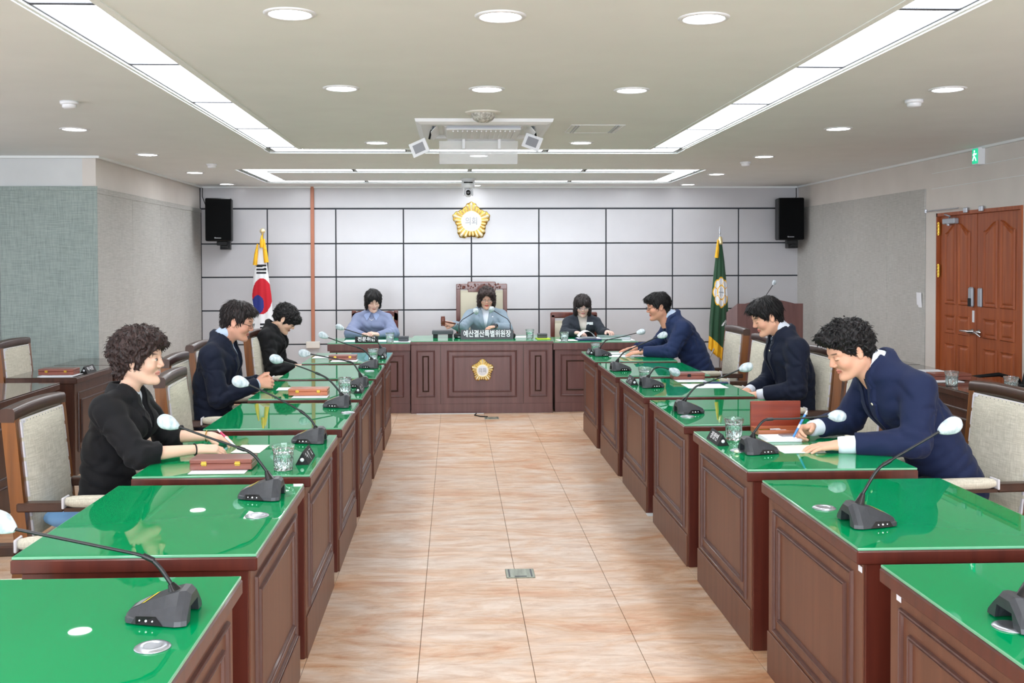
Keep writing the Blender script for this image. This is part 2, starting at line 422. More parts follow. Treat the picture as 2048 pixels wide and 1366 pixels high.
# downlights
def downlight(x, y, label, proto=[None]):
    if proto[0] is not None:
        return dup(proto[0], (x, y, CEIL), 0, label)
    t = thing('downlight', label, 'light', (x, y, CEIL), 0, 'round ceiling downlights')
    obj('trim_ring', MB().lathe([(0.078, -0.002), (0.082, -0.007), (0.094, -0.006), (0.1, -0.001), (0.1, 0.0), (0.078, 0.0), (0.078, -0.002)], 32), 'white', t)
    obj('diffuser', MB().lathe([(0.0001, -0.006), (0.05, -0.006), (0.078, -0.0035)], 32), 'down_light', t)
    proto[0] = t; return t
DL = [(-0.62, 3.93, 'nearest round downlight left of centre, above the aisle'), (0.18, 3.95, 'nearest round downlight in the middle of the ceiling'), (0.97, 3.96, 'nearest round downlight right of centre'),
      (-0.61, 5.61, 'round downlight left of centre in the second row'), (0.18, 5.62, 'round downlight in the middle of the second row'), (0.98, 5.64, 'round downlight right of centre in the second row'),
      (-2.68, 7.37, 'round downlight at far left beside the smoke detector'), (-2.68, 9.10, 'round downlight just in front of the left wall corner'),
      (-2.73, 10.93, 'round downlight between the left wall and the far light rectangle'), (-2.75, 12.54, 'round downlight over the left loudspeaker'),
      (-0.61, 8.17, 'round downlight left of the air conditioner'), (1.01, 8.15, 'round downlight under the access hatch right of the air conditioner'),
      (0.22, 9.16, 'round downlight in the middle behind the air conditioner'), (2.72, 5.57, 'round downlight at far right beside the smoke detector'),
      (2.75, 7.26, 'round downlight at right, second along the right wall'), (2.81, 9.22, 'round downlight at right, third along the right wall'),
      (2.86, 11.1, 'round downlight beside the right end of the far light rectangle'), (2.89, 12.6, 'round downlight close to the back wall at right'),
      (0.25, 12.75, 'round downlight hidden behind the ceiling camera, above the wall emblem')]
for d in DL: downlight(*d)
for (x, y, l) in ((-2.68, 2.3, 'above the left side desks, nearest row'), (-2.68, 4.9, 'above the left side desks, second row'), (2.72, 1.2, 'right of the camera near the wall'), (2.72, 3.4, 'above the writing man\'s chair'), (0.18, 1.0, 'above the aisle just ahead of the camera'), (-4.6, 3.5, 'in the far left alcove, nearer'), (-4.6, 6.5, 'in the far left alcove, farther')):
    downlight(x, y, 'round downlight outside the picture, '+l)

# back wall with white panels on dark backing
wb = struct(obj('wall_back', MB().box((XO, YB+0.012, -0.05), (XR+.1, YB+0.12, CEIL+.1)), 'seam'))
cols = [-3.17, -2.345, -1.49, -0.642, 0.214, 1.07, 1.925, 2.776, 3.626, 4.40]
rows = [0.127, 0.546, 0.973, 1.393, 1.812, 2.25]
j_ = 0.008
for a, b_ in zip(cols[:-1], cols[1:]):
    for c, d in zip(rows[:-1], rows[1:]):
        hw, hh = (b_-a)/2-j_, (d-c)/2-j_
        obj('wall_panel', MB().box((-hw, -0.008, -hh), (hw, 0.010, hh), ch=0.003), 'white_wall', wb, ((a+b_)/2, YB+0.004, (c+d)/2))
obj('top_panel', MB().box((-3.17, YB-0.004, 2.262), (4.40, YB+0.012, CEIL), ch=0.002), 'white_wall', wb)
obj('bottom_panel', MB().box((-3.17, YB-0.004, 0.0), (4.40, YB+0.012, 0.119), ch=0.002), 'white_wall', wb)
# left bay: front face and side
wl = struct(obj('wall_left_front', MB().box((XO, YJ+0.012, 0), (XL-0.13, YJ+0.12, CEIL)), 'plaster_cool'))
obj('fabric_panel', MB().box((-4.02, YJ, 0.12), (XL, YJ+0.012, 2.262), ch=0.003), 'fabric_wall_cool_lit', wl)
obj('fabric_panel', MB().box((XO, YJ, 0.12), (-4.026, YJ+0.012, 2.262), ch=0.003), 'fabric_wall_cool_lit', wl)
obj('top_strip', MB().box((XO, YJ-0.006, 2.225), (XL+0.006, YJ-0.0005, 2.263), ch=0.002), 'fabric_wall_cool_lit', wl)
obj('corner_strip', MB().box((XL-0.035, YJ-0.005, 0.13), (XL+0.004, YJ-0.0005, 2.222), ch=0.002), 'fabric_wall_cool_lit', wl)
wl2 = struct(obj('wall_left', MB().box((XL-0.13, YJ+.012, 0), (XL-0.012, YB, CEIL)), 'plaster'))
for (a, b_) in ((YJ+0.012, 10.24), (10.244, 11.2), (11.204, 12.12), (12.124, YB)):
    obj('fabric_panel', MB().box((XL-0.012, a, 0.14), (XL, b_, 2.245), ch=0.003), 'fabric_wall', wl2)
obj('top_strip', MB().box((XL+0.0005, YJ, 2.20), (XL+0.006, YB, 2.25), ch=0.002), 'fabric_wall', wl2)
struct(obj('baseboard_left', MB().box((XL-0.012, YJ+.012, 0), (XL+0.012, YB, 0.14), ch=0.004), 'plaster'))
struct(obj('baseboard_left_front', MB().box((XO, YJ-0.012, 0), (XL+.012, YJ+.012, 0.12), ch=0.004), 'plaster_cool'))
struct(obj('wall_outer_left', MB().box((XO-.12, YF, 0), (XO, YJ+.012, CEIL)), 'plaster_cool'))
struct(obj('wall_front', MB().box((XO-.1, YF-.12, 0), (XR+.1, YF, CEIL)), 'plaster'))
# right wall: plaster, fabric panels, double door
DY0, DY1, DZ = 7.78, 9.19, 2.01
wr = MB()
wr.box((XR+0.012, DY1, 0), (XR+0.12, YB+.012, CEIL)); wr.box((XR, YF, 0), (XR+0.12, DY0, CEIL)); wr.box((XR, DY0, DZ), (XR+0.12, DY1, CEIL))
wr.box((XR, DY1, 0), (XR+0.012, 9.42, CEIL)); wr.box((XR, 9.42, 2.25), (XR+0.012, YB, CEIL)); wr.box((XR, 9.42, 0), (XR+0.012, YB, 0.14))
wr = struct(obj('wall_right', wr, 'plaster'))
for (a, b_) in ((9.42, 10.25), (10.254, 11.12), (11.124, 12.05), (12.054, YB)):
    obj('fabric_panel', MB().box((XR-0.012, a, 0.14), (XR+0.002, b_, 2.25), ch=0.003), 'fabric_wall', wr)
for z in (2.24, 2.38):
    obj('seam_strip', MB().box((XR-0.004, YF, z-0.002), (XR+0.001, 9.3, z+0.002)), 'ceiling', wr)
struct(obj('baseboard_right', MB().box((XR-0.014, DY1+0.05, 0), (XR, YB, 0.14), ch=0.004), 'plaster'))
# doors (leaf facing -x)
def door_leaf(name, ya, yb):
    W = yb-ya; d = struct(obj(name, MB().box((0, 0, 0.005), (0.045, W, DZ-0.03), ch=0.003), 'door_wood', None, (XR+0.015, ya, 0)))
    def arch(u0, u1, z0, z1, z2, slope):
        # slope: peak at the inner corner of a pair
        n = 8; pts = []
        for k in range(n+1):
            t = k/n; s_ = (t if slope > 0 else 1-t); pts.append((u0+(u1-u0)*t, z1+(z2-z1)*(3*s_*s_-2*s_**3)))
        return [(u1, z0)] + pts[::-1] + [(u0, z0)]
    lay = []
    m_, g = 0.11, 0.05; half = (W-2*m_-g)/2
    for s_, (u0, u1) in ((1, (m_, m_+half)), (-1, (m_+half+g, W-m_))):
        lay.append(arch(u0, u1, 1.19, 1.83, 1.91, s_))
        lay.append([(u1, 0.93), (u1, 1.10), (u0, 1.10), (u0, 0.93)]); lay.append([(u1, 0.2), (u1, 0.85), (u0, 0.85), (u0, 0.2)])
    for poly in lay:
        cx = sum(p[0] for p in poly)/len(poly); cz = (min(p[1] for p in poly)+max(p[1] for p in poly))/2
        def sc_(k): return [(cx+(p[0]-cx)*(1-k/abs(half/2)), cz+(p[1]-cz)*(1-k*2/(max(q[1] for q in poly)-min(q[1] for q in poly)))) for p in poly]
        rings = [(poly, -0.001), (sc_(0.008), -0.012), (sc_(0.018), -0.002), (sc_(0.03), 0.0), (sc_(0.045), -0.009), (sc_(0.055), -0.010)]
        n = len(poly); vs = []; fs = []
        for (pl, dx) in rings: vs += [(dx, p[0], p[1]) for p in pl]
        for i in range(len(rings)-1):
            for k in range(n):
                a = i*n+k; b2 = i*n+(k+1) % n; fs.append((a, b2, b2+n, a+n))
        fs.append(tuple(range((len(rings)-1)*n, len(rings)*n)))
        obj('door_panel', MB().add(vs, fs, 0), 'door_wood', d)
    return d
d1 = door_leaf('door_1', 8.51, DY1-0.02); d2 = door_leaf('door_2', DY0+0.02, 8.50)
fr = MB(); fr.box((XR-0.012, DY1-0.02, 0), (XR+0.1, DY1+0.0, DZ)); fr.box((XR-0.012, DY0, DZ-0.03), (XR+0.1, DY1, DZ+0.0)); fr.box((XR-0.012, DY0, 0), (XR+0.1, DY0+.02, DZ-.03))
struct(obj('trim_4', fr, 'door_wood'))
struct(obj('trim_5', MB().box((XR-0.006, DY1, 0), (XR+0.0, DY1+0.2, DZ+0.03), ch=0.002), 'plaster'))
for z in (1.87, 1.49):
    h = MB().tube([(0, 0, -0.06), (0, 0, 0.06)], 0.010, 10)
    for q in (-.045, -.015, .015, .045): h.lathe([(0.012, q-0.006), (0.0135, q), (0.012, q+0.006)], 10)
    h.box((-0.001, -0.028, -0.055), (0.004, 0.028, 0.055)); obj('hinge', h, 'brass', d1, (-0.015, DY1-0.02-8.51, z))
h = MB().lathe([(0.001, 0), (0.026, 0), (0.028, 0.006), (0.018, 0.012), (0.012, 0.05), (0.001, 0.052)], 20, T=Matrix.Rotation(-pi/2, 4, 'Y'))
h.tube([(-0.045, 0, 0), (-0.05, 0.03, 0.002), (-0.05, 0.12, 0.0)], [0.011, 0.010, 0.008], 10); obj('door_handle', h, 'chrome', d1, (0, 0.06, 0.975))
h = MB().lathe([(0.001, 0), (0.026, 0), (0.028, 0.006), (0.018, 0.012), (0.012, 0.05), (0.001, 0.052)], 20, T=Matrix.Rotation(-pi/2, 4, 'Y'))
h.tube([(-0.045, 0, 0), (-0.05, -0.03, 0.0), (-0.05, -0.12, -0.03)], [0.011, 0.010, 0.008], 10); obj('door_handle', h, 'chrome', d2, (0, 0.66, 0.975))
lk = MB().box((-0.03, -0.035, -0.085), (0, 0.035, 0.085), ch=0.012); lk.box((-0.034, -0.025, -0.08), (-0.03, 0.025, -0.01), 1); obj('keypad_lock', lk, ['silver_matt', 'black'], d1, (0, 0.06, 1.27))
obj('keypad_lock', MB().box((-0.022, -0.03, -0.08), (0, 0.03, 0.08), ch=0.008), 'silver_matt', d2, (0, 0.63, 1.27))
obj('door_sticker', MB().box((-0.002, -0.018, -0.05), (0, 0.018, 0.05)), 'white', d1, (0, 0.05, 1.105))
ck = MB().box((-0.045, -0.11, -0.025), (0, 0.11, 0.025), ch=0.006); ck.tube([(-0.03, 0.02, -0.02), (-0.03, 0.02, -0.04)], 0.014, 12)
ck.tube([(-0.03, 0.02, 0.02), (-0.05, -0.05, 0.04), (-0.01, 0.18, 0.075)], 0.006, 6); obj('door_closer', ck, 'silver_matt', d1, (0, 0.42, 1.93))
hk = MB().tube([(-0.04, -0.02, 0), (-0.04, -0.55, 0)], 0.006, 8); hk.tube([(-0.04, -0.02, 0), (-0.0, 0.14, 0.0)], 0.005, 8); hk.tube([(0.0, 0.14, -0.01), (0, 0.14, 0.02)], 0.015, 8)
o = tag(obj('guide_rail', hk, 'silver', None, (XR-0.004, 9.27, 2.035)), 'thin steel guide rail with stay arm above the brown double door', 'rail')
for q, l in ((-.13, 'nearer'), (.13, 'farther')):
    tag(obj('door_bracket', MB().box((-0.02, -0.03, 0), (0, 0.03, 0.045), ch=0.004), 'silver', None, (XR-0.012, 8.5+q, DZ-0.02)), 'small steel bracket above the middle of the double door, the %s of two' % l, 'bracket')
# paper notice on the fabric panel
nt = MB(); nt.grid(lambda i, j: (XR-0.014-0.004*sin(i*1.3)-0.002*j, 9.46+0.11*i/4, 1.14+0.14*j/4), 5, 5)
tag(obj('notice_paper', nt, 'paper'), 'small sheet of white paper pinned to the grey fabric panel by the door', 'paper')
# exit sign
es = thing('exit_sign', 'small green emergency exit sign box under the ceiling above the door', 'sign', (XR, 8.4, 2.45))
obj('sign_case', MB().box((-0.06, -0.05, -0.072), (0, 0.05, 0.072), ch=0.004), 'white', es)
obj('sign_face', MB().box((-0.064, -0.044, -0.062), (-0.06, 0.044, 0.062)), 'exit_green', es)
pg = MB()
for seg in ([(-.008, .03), (-.01, .0)], [(-.01, .0), (.012, -.018), (.022, -.04)], [(-.01, 0), (-.022, -.02), (-.032, -.035)], [(-.008, .024), (.016, .012), (.024, .022)], [(-.008, .024), (-.026, .01)]):
    pg.tube([(-0.0655, -a, c) for a, c in seg], 0.004, 5)
pg.lathe([(0.0001, -0.001), (0.008, -0.001), (0.008, 0.001), (0.0001, 0.001)], 12, T=Matrix.Translation((-0.0655, 0.006, 0.042)) @ Matrix.Rotation(pi/2, 4, 'Y'))
obj('running_figure', pg, 'exit_white', es)
# conduit on the back wall
cdt = thing('wall_conduit', 'brown vertical cable conduit running down the white panel wall', 'conduit', (-1.78, YB-0.006, 0))
obj('channel', MB().box((-0.022, -0.025, 0.58), (0.022, 0, CEIL), ch=0.004), 'conduit', cdt)
obj('outlet_box', MB().box((-0.085, -0.05, 0.5), (0.085, 0, 0.585), ch=0.006), 'white_warm', cdt)
# smoke detectors
sd0 = None
for (x, y, l) in ((-2.25, 6.11, 'left of the left light strip, the nearer one'), (-2.33, 9.98, 'far left between two downlights'), (2.71, 5.96, 'right of the right light strip, the nearer one'), (2.79, 9.74, 'far right between two downlights')):
    if sd0 is None:
        sd0 = thing('smoke_detector', 'white round smoke detector on the ceiling ' + l, 'detector', (x, y, CEIL), 0, 'ceiling smoke detectors')
        obj('detector_base', MB().lathe([(0.0001, 0), (0.052, 0), (0.052, -0.012), (0.047, -0.02), (0.0001, -0.02)], 28), 'white', sd0)
        obj('detector_dome', MB().lathe([(0.040, -0.02), (0.040, -0.034), (0.03, -0.042), (0.0001, -0.044)], 28), 'white', sd0)
    else: dup(sd0, (x, y, CEIL), 0, 'white round smoke detector on the ceiling ' + l)
# dome sensor
t = thing('dome_sensor', 'round ceiling fitting with a patterned grey dome in front of the air conditioner', 'sensor', (0.185, 6.5, CEIL))
obj('flange', MB().lathe([(0.0001, 0), (0.115, 0), (0.112, -0.006), (0.08, -0.01), (0.0001, -0.01)], 36), 'white_warm', t)
M['dome'] = noisy('dome_pattern', [(0.4, (150, 148, 140)), (0.6, (196, 194, 186))], 60, rough=0.25)
obj('dome', MB().lathe([(0.078, -0.01), (0.074, -0.03), (0.06, -0.05), (0.036, -0.064), (0.0001, -0.068)], 36), 'dome', t)
# access hatch
t = thing('access_hatch', 'flat rectangular access hatch in the ceiling right of the air conditioner', 'hatch', (1.0, 7.3, CEIL))
mb = MB(); mb.frame(-0.19, -0.22, 0.19, 0.22, 0.012, lambda u, v, h: (u, v, -0.004*h)); obj('hatch_frame', mb, 'white', t)
mb = MB().box((-0.176, -0.206, -0.002), (0.176, 0.206, 0)); obj('hatch_door', mb, 'ceiling', t)
for s_ in (-1, 1):
    mb = MB()
    for q in range(2): mb.box((s_*0.15-0.004+q*0.02*-s_, -0.2, -0.006), (s_*0.15+0.004+q*0.02*-s_, 0.2, -0.001))
    obj('hatch_rail', mb, 'silver_matt', t)
# air conditioner cassette
t = thing('air_conditioner', 'white four-way ceiling air conditioner with open flaps and wind deflectors', 'air conditioner', (0.2, 7.24, CEIL))
mb = MB(); mb.frame(-0.46, -0.46, 0.46, 0.46, 0.2, lambda u, v, h: (u, v, -0.035*h), prof=((0, 0), (0.03, 0.6), (0.2, 1.0), (0.55, 1.0), (0.6, 0.3), (0.9, 0.3), (1.0, 1.0)))
mb.box((-0.45, -0.45, 0.0), (0.45, 0.45, 0.004)); obj('cassette_frame', mb, 'white', t)
mb = MB(); mb.box((-0.26, -0.26, -0.05), (0.26, 0.26, -0.03), ch=0.01)
for k in range(14):
    x = -0.21+k*0.0323; mb.box((x, -0.22, -0.058), (x+0.008, 0.22, -0.05))
obj('intake_grille', mb, 'white', t)
for k in range(4):
    T = Matrix.Rotation(k*pi/2, 4, 'Z') @ Matrix.Translation((0, 0.33, -0.03)) @ Matrix.Rotation(radians(-38 if k % 2 == 0 else -48), 4, 'X')
    obj('flap', MB().box((-0.25, -0.045, -0.006), (0.25, 0.045, 0.0), T=T, ch=0.003), 'white', t)
for s_ in (-1, 1):
    T = Matrix.Translation((s_*0.39, 0.0, -0.14)) @ Matrix.Rotation(s_*radians(22), 4, 'Y') @ Matrix.Rotation(radians(-20), 4, 'Z')
    mb = MB().box((-0.065, -0.16, -0.05), (0.065, -0.15, 0.05), T=T, ch=0.003); mb.box((-0.04, -0.163, -0.03), (0.04, -0.159, 0.03), 1, T=T)
    obj('side_deflector', mb, ['white', 'grey_label'], t)
    mb = MB().tube([(s_*0.35, -0.12, -0.03), (s_*0.36, -0.14, -0.05), (s_*0.37, -0.15, -0.1)], 0.008, 6); obj('deflector_arm', mb, 'black', t)
T = Matrix.Translation((-0.02, 0.34, -0.14)) @ Matrix.Rotation(radians(-65), 4, 'X')
obj('rear_deflector', MB().box((-0.29, -0.09, -0.004), (0.29, 0.09, 0.0), T=T, ch=0.003), 'clear', t)
mb = MB()
for s_ in (-1, 1): mb.box((s_*0.13-0.01, 0.26, -0.12), (s_*0.13+0.01, 0.28, -0.03))
obj('deflector_bracket', mb, 'white', t)
mb = MB().box((-0.22, -0.315, -0.03), (0.25, -0.28, -0.012)); obj('vent_slot', mb, 'black', t)
# PTZ camera
t = thing('ceiling_camera', 'white ceiling-mounted video camera above the wall emblem', 'camera', (0.16, 11.75, CEIL)); PTZ = t
obj('mount', MB().lathe([(0.0001, 0), (0.075, 0), (0.072, -0.012), (0.0001, -0.012)], 28), 'white', t)
obj('camera_body', MB().lathe([(0.0001, -0.012), (0.066, -0.012), (0.066, -0.075), (0.058, -0.085), (0.0001, -0.085)], 28), 'white', t)
for q in (-1, 1): obj('yoke_arm', MB().box((q*0.044-0.006, -0.045, -0.15), (q*0.044+0.006, 0.045, -0.08), ch=0.005), 'white', t)
mb = MB().lathe([(0.0001, -0.06), (0.03, -0.06), (0.034, -0.05), (0.038, 0.02), (0.03, 0.045), (0.0001, 0.05)], 24, T=Matrix.Translation((0, 0, -0.125)) @ Matrix.Rotation(-pi/2, 4, 'X') @ Matrix.Scale(-1, 4, (0, 0, 1)))
obj('camera_head', mb, 'white', t)
obj('lens', MB().lathe([(0.0001, -0.003), (0.014, -0.003), (0.02, 0.0), (0.024, 0.004), (0.024, 0.01), (0.0001, 0.01)], 24, T=Matrix.Translation((0, -0.066, -0.125)) @ Matrix.Rotation(-pi/2, 4, 'X')), 'mic_black', t)
obj('sensor_window', MB().box((-0.045, -0.068, -0.042), (0.045, -0.05, -0.03), ch=0.003), 'black', t)
PTZ.scale = (1.15, 1.15, 1.3)
# loudspeakers on the back wall
def speaker(x, label, flip):
    t = thing('loudspeaker', label, 'loudspeaker', (x, YB-0.32, 2.1), radians(8*flip), 'black wall loudspeakers')
    obj('cabinet', MB().box((-0.155, -0.12, -0.26), (0.155, 0.14, 0.26), ch=0.012), 'black', t)
    obj('speaker_grille', MB().box((-0.147, -0.127, -0.25), (0.147, -0.119, 0.25), ch=0.006), noisy_grille, t)
    bb = MB().lathe([(0.0001, -.001), (0.009, -.001), (0.009, .001), (0.0001, .001)], 10, T=Matrix.Translation((-0.04, -0.128, -0.222)) @ Matrix.Rotation(pi/2, 4, 'X')); bb.box((-0.033, -0.129, -0.229), (0.032, -0.1275, -0.219), ch=0.0005)
    obj('badge', bb, 'ink_grey', t)
    mb = MB().box((-0.03, -0.02, -0.31), (0.09, 0.14, -0.262), ch=0.004); mb.box((0.0, 0.10, -0.36), (0.12, 0.30, -0.25)); mb.box((0.02, 0.0, -0.34), (0.1, 0.15, -0.31), ch=0.004)
    obj('wall_bracket', mb, 'black', t)
    return t
noisy_grille = noisy('speaker_mesh', [(0.4, (7, 8, 9)), (0.6, (13, 14, 16))], 400, rough=0.95, spec=0.15)
speaker(-2.87, 'black loudspeaker high on the back wall above the white flag', 1)
speaker(4.18, 'black loudspeaker high in the back right corner above the lectern', -1)
for (x, s_) in ((-3.14, 1), (4.36, -1)):
    mb = MB().tube([(x, YB-0.03, CEIL-.02), (x, YB-0.035, 2.4), (x+0.05*s_, YB-0.06, 2.28), (x+0.12*s_, YB-0.12, 2.2)], 0.005, 6)
    tag(obj('speaker_cable', mb, 'black'), 'thin black cable hanging from the ceiling to the %s loudspeaker' % ('left' if s_ > 0 else 'right'), 'cable')
# floor boxes and cable
for (x, y, l) in ((0.327, 5.17, 'in the middle of the aisle'), (0.37, 10.33, 'on the floor just before the central bench')):
    t = thing('floor_box', 'square metal floor socket box ' + l, 'socket', (x, y, 0), 0, 'floor socket boxes')
    mb = MB().box((-0.073, -0.073, 0), (0.073, 0.073, 0.004), ch=0.002); obj('cover_plate', mb, 'plate_steel', t)
    mb = MB()
    for q in (-1, 1): mb.box((q*0.056-0.004, -0.06, 0.004), (q*0.056+0.004, 0.06, 0.0055))
    mb.box((-0.03, -0.062, 0.004), (0.03, -0.05, 0.0055)); obj('cover_slots', mb, 'grey_dark', t)
mb = MB().tube([(0.22, 10.62, 0.006), (0.2, 10.5, 0.006), (0.26, 10.42, 0.006), (0.33, 10.38, 0.008)], 0.006, 6)
tag(obj('floor_cable', mb, 'black'), 'short black cable running from under the central bench to the floor box', 'cable')
mb = MB().box((-0.4, 0, 0), (0.3, 0.012, 0.008), ch=0.002)
tag(obj('cable_cover', mb, 'white', None, (0.0, 10.62, 0)), 'thin white cable cover along the foot of the central bench', 'cable')
# ================================================================ FURNITURE
ORD = ['nearest', 'second', 'third', 'fourth', 'fifth', 'sixth', 'farthest']
def moulded(mb, P, u0, v0, u1, v1, w_=0.016):
    mb.frame(u0, v0, u1, v1, w_, P, prof=((0, 0), (0.12, 0.8), (0.35, 1), (0.5, 0.55), (0.65, 0.9), (0.88, 0.7), (1, 0)))
# green-topped desk: aisle side towards +x
def make_desk():
    t = thing('council_desk', '', 'desk', (0, 0, 0), 0, 'green topped council desks')
    W, Dp = 0.705, 0.945; hx, hy = W/2, Dp/2
    obj('desktop', MB().box((-hx, -hy, 0.692), (hx, hy, 0.733), ch=0.004), 'desk_end', t)
    mb = MB().box((-hx+0.003, -hy+0.003, 0.7335), (hx-0.003, hy-0.003, 0.7415), 1, ch=0.0015)
    mb.add([(-hx+0.006, -hy+0.006, 0.7417), (hx-0.006, -hy+0.006, 0.7417), (hx-0.006, hy-0.006, 0.7417), (-hx+0.006, hy-0.006, 0.7417)], [(0, 1, 2, 3)], 0)
    obj('glass_top', mb, ['green', 'green_edge'], t)
    bx = hx-0.024
    for s_ in (-1, 1):
        obj('end_panel', MB().box((-hx+0.03, s_*(hy-0.02)-0.012, 0.0), (bx-0.005, s_*(hy-0.02)+0.012, 0.692), ch=0.002), 'desk_end', t)
    fp = obj('front_panel', MB().box((bx-0.03, -hy+0.02, 0.0), (bx, hy-0.02, 0.692), ch=0.002), 'desk_panel', t)
    P = lambda u, v, h: (bx+0.011*h, u, v)
    for (a, b_, c, d, n_) in ((-0.385, 0.185, 0.385, 0.65, 'outer_moulding'), (-0.33, 0.24, 0.33, 0.596, 'inner_moulding')):
        mb = MB(); moulded(mb, P, a, b_, c, d); obj(n_, mb, 'desk_trim', fp)
    obj('plinth', MB().box((bx, -hy+0.02, 0.0), (bx+0.006, hy-0.02, 0.165), ch=0.002), 'desk_panel', fp)
    return t
LY = [2.305, 3.452, 4.555, 5.700, 6.830, 7.938, 9.070]
RY = [2.325, 3.425, 4.560, 5.700, 6.825, 7.945, 9.060]
proto_desk = make_desk()
who_L = ['green desk at the bottom left corner of the picture', 'left green desk with only a microphone, in front of the woman in a black blazer', 'green desk of the woman in a black blazer with short wavy hair',
         'empty left green desk between the black-blazer woman and the man with glasses', 'green desk of the man clasping his hands, left side', 'sixth left green desk, just behind the clasped-hands man\'s desk', 'last left green desk before the white panel wall']
who_R = ['green desk at the bottom right corner of the picture', 'right green desk with only a microphone, in front of the writing man', 'green desk of the curly-haired man writing on paper',
         'right green desk with only a microphone, beyond the open wooden box', 'green desk of the man with lowered head and striped tie', 'sixth right green desk, just before the man wearing a wristwatch', 'last right green desk, under the arms of the man with a watch']
for i, y in enumerate(LY):
    d = proto_desk if i == 0 else dup(proto_desk)
    d.location = (-0.9275, y, 0); d['label'] = who_L[i]
for i, y in enumerate(RY):
    dup(proto_desk, (1.532, y, 0), pi, who_R[i])
for (y, l) in ((2.74, 'on the second right desk post'), (1.79, 'on the nearest right desk post')):
    pass
tg = MB().box((-0.001, -0.012, -0.012), (0.001, 0.012, 0.012))
for (x, y, z, l) in ((1.203, 2.985, 0.672, 'small white tag stuck under the near corner of the second right desk'), (1.203, 2.72, 0.672, 'small white tag stuck under the far corner of the nearest right desk')):
    tag(obj('desk_tag', MB().box((-0.001, -0.014, -0.009), (0.0, 0.014, 0.009)), 'paper', None, (x-0.001, y, z)), l, 'tag')
tag(obj('wedge', MB().box((-0.04, -0.03, 0), (0.04, 0.03, 0.006)), 'white', None, (1.235, 6.33, 0)), 'thin white wedge under the corner of the fifth right desk', 'wedge')
# ---- front bench (dais)
def bench_box(mb, x0, x1, y0, y1, z0, z1, ch=0.003): mb.box((x0, y0, z0), (x1, y1, z1), ch=ch)
t = thing('central_bench', 'tall brown central bench with a gold flower emblem on its front', 'bench', (0.283, 10.68, 0))
def PF(u, v, h): return (u, -0.012*h, v)
def PF0(y): return lambda u, v, h: (u, y-0.012*h, v)
hw = 0.739
obj('front_panel', MB().box((-hw, 0, 0), (hw, 0.04, 0.722), ch=0.003), 'dais_wood', t)
for q in (-1, 1): obj('end_panel', MB().box((q*(hw-0.02)-0.02, 0.041, 0), (q*(hw-0.02)+0.02, 0.7, 0.721), ch=0.003), 'dais_wood', t)
obj('worktop', MB().box((-hw-0.006, -0.02, 0.722), (hw+0.006, 0.80, 0.749), ch=0.003), 'dais_wood', t)
mb = MB().box((-hw, -0.014, 0.7495), (hw, 0.795, 0.7565), 1, ch=0.001); mb.add([(-hw+.004, -0.01, 0.7567), (hw-.004, -0.01, 0.7567), (hw-.004, 0.79, 0.7567), (-hw+.004, 0.79, 0.7567)], [(0, 1, 2, 3)], 0)
obj('glass_top', mb, ['green', 'green_edge'], t)
for s_ in (-1, 1):
    mb = MB().box((s_*0.432-0.004, -0.006, 0.1), (s_*0.432+0.004, 0.0, 0.722)); obj('divider_strip', mb, 'dark_wood', t)
    c = s_*0.587
    mb = MB(); moulded(mb, PF0(0), c-0.097, 0.17, c+0.097, 0.66, 0.018); obj('outer_moulding', mb, 'dais_wood', t)
    mb = MB(); moulded(mb, PF0(0), c-0.035, 0.225, c+0.035, 0.602, 0.014); obj('inner_moulding', mb, 'dark_wood', t)
mb = MB(); moulded(mb, PF0(0), -0.365, 0.165, 0.365, 0.66, 0.02); obj('outer_moulding', mb, 'dais_wood', t)
mb = MB(); moulded(mb, PF0(0), -0.31, 0.22, 0.31, 0.605, 0.02); obj('inner_moulding', mb, 'dais_wood', t)
obj('plinth', MB().box((-hw, -0.006, 0), (hw, 0, 0.10), ch=0.002), 'dais_wood', t)
for (x0, x1, lab) in ((-1.325, -0.462, 'lower side bench joined to the left of the central bench'), (1.03, 1.93, 'lower side bench joined to the right of the central bench')):
    t = thing('side_bench', lab, 'bench', ((x0+x1)/2, 10.70, 0)); hw2 = (x1-x0)/2
    obj('front_panel', MB().box((-hw2+0.02, 0.03, 0), (hw2-0.005, 0.06, 0.655), ch=0.003), 'dais_wood', t)
    obj('end_panel', MB().box((-hw2+0.02, 0.061, 0), (-hw2+0.05, 0.66, 0.654), ch=0.003), 'dais_wood', t); obj('end_panel', MB().box((hw2-0.035, 0.061, 0), (hw2-0.005, 0.66, 0.654), ch=0.003), 'dais_wood', t)
    obj('worktop', MB().box((-hw2, 0, 0.655), (hw2, 0.74, 0.728), ch=0.003), 'dais_wood', t)
    mb = MB().box((-hw2, 0.004, 0.7285), (hw2, 0.735, 0.7365), 1, ch=0.001); mb.add([(-hw2+.004, 0.008, 0.7367), (hw2-.004, 0.008, 0.7367), (hw2-.004, 0.73, 0.7367), (-hw2+.004, 0.73, 0.7367)], [(0, 1, 2, 3)], 0)
    obj('glass_top', mb, ['green', 'green_edge'], t)
    mb = MB(); moulded(mb, PF0(0.03), -hw2+0.08, 0.165, hw2-0.07, 0.61, 0.018); obj('outer_moulding', mb, 'dais_wood', t)
    mb = MB(); moulded(mb, PF0(0.03), -hw2+0.14, 0.225, hw2-0.13, 0.545, 0.016); obj('inner_moulding', mb, 'dark_wood', t)
    obj('plinth', MB().box((-hw2+0.02, 0.024, 0), (hw2-0.005, 0.03, 0.10), ch=0.002), 'dais_wood', t)
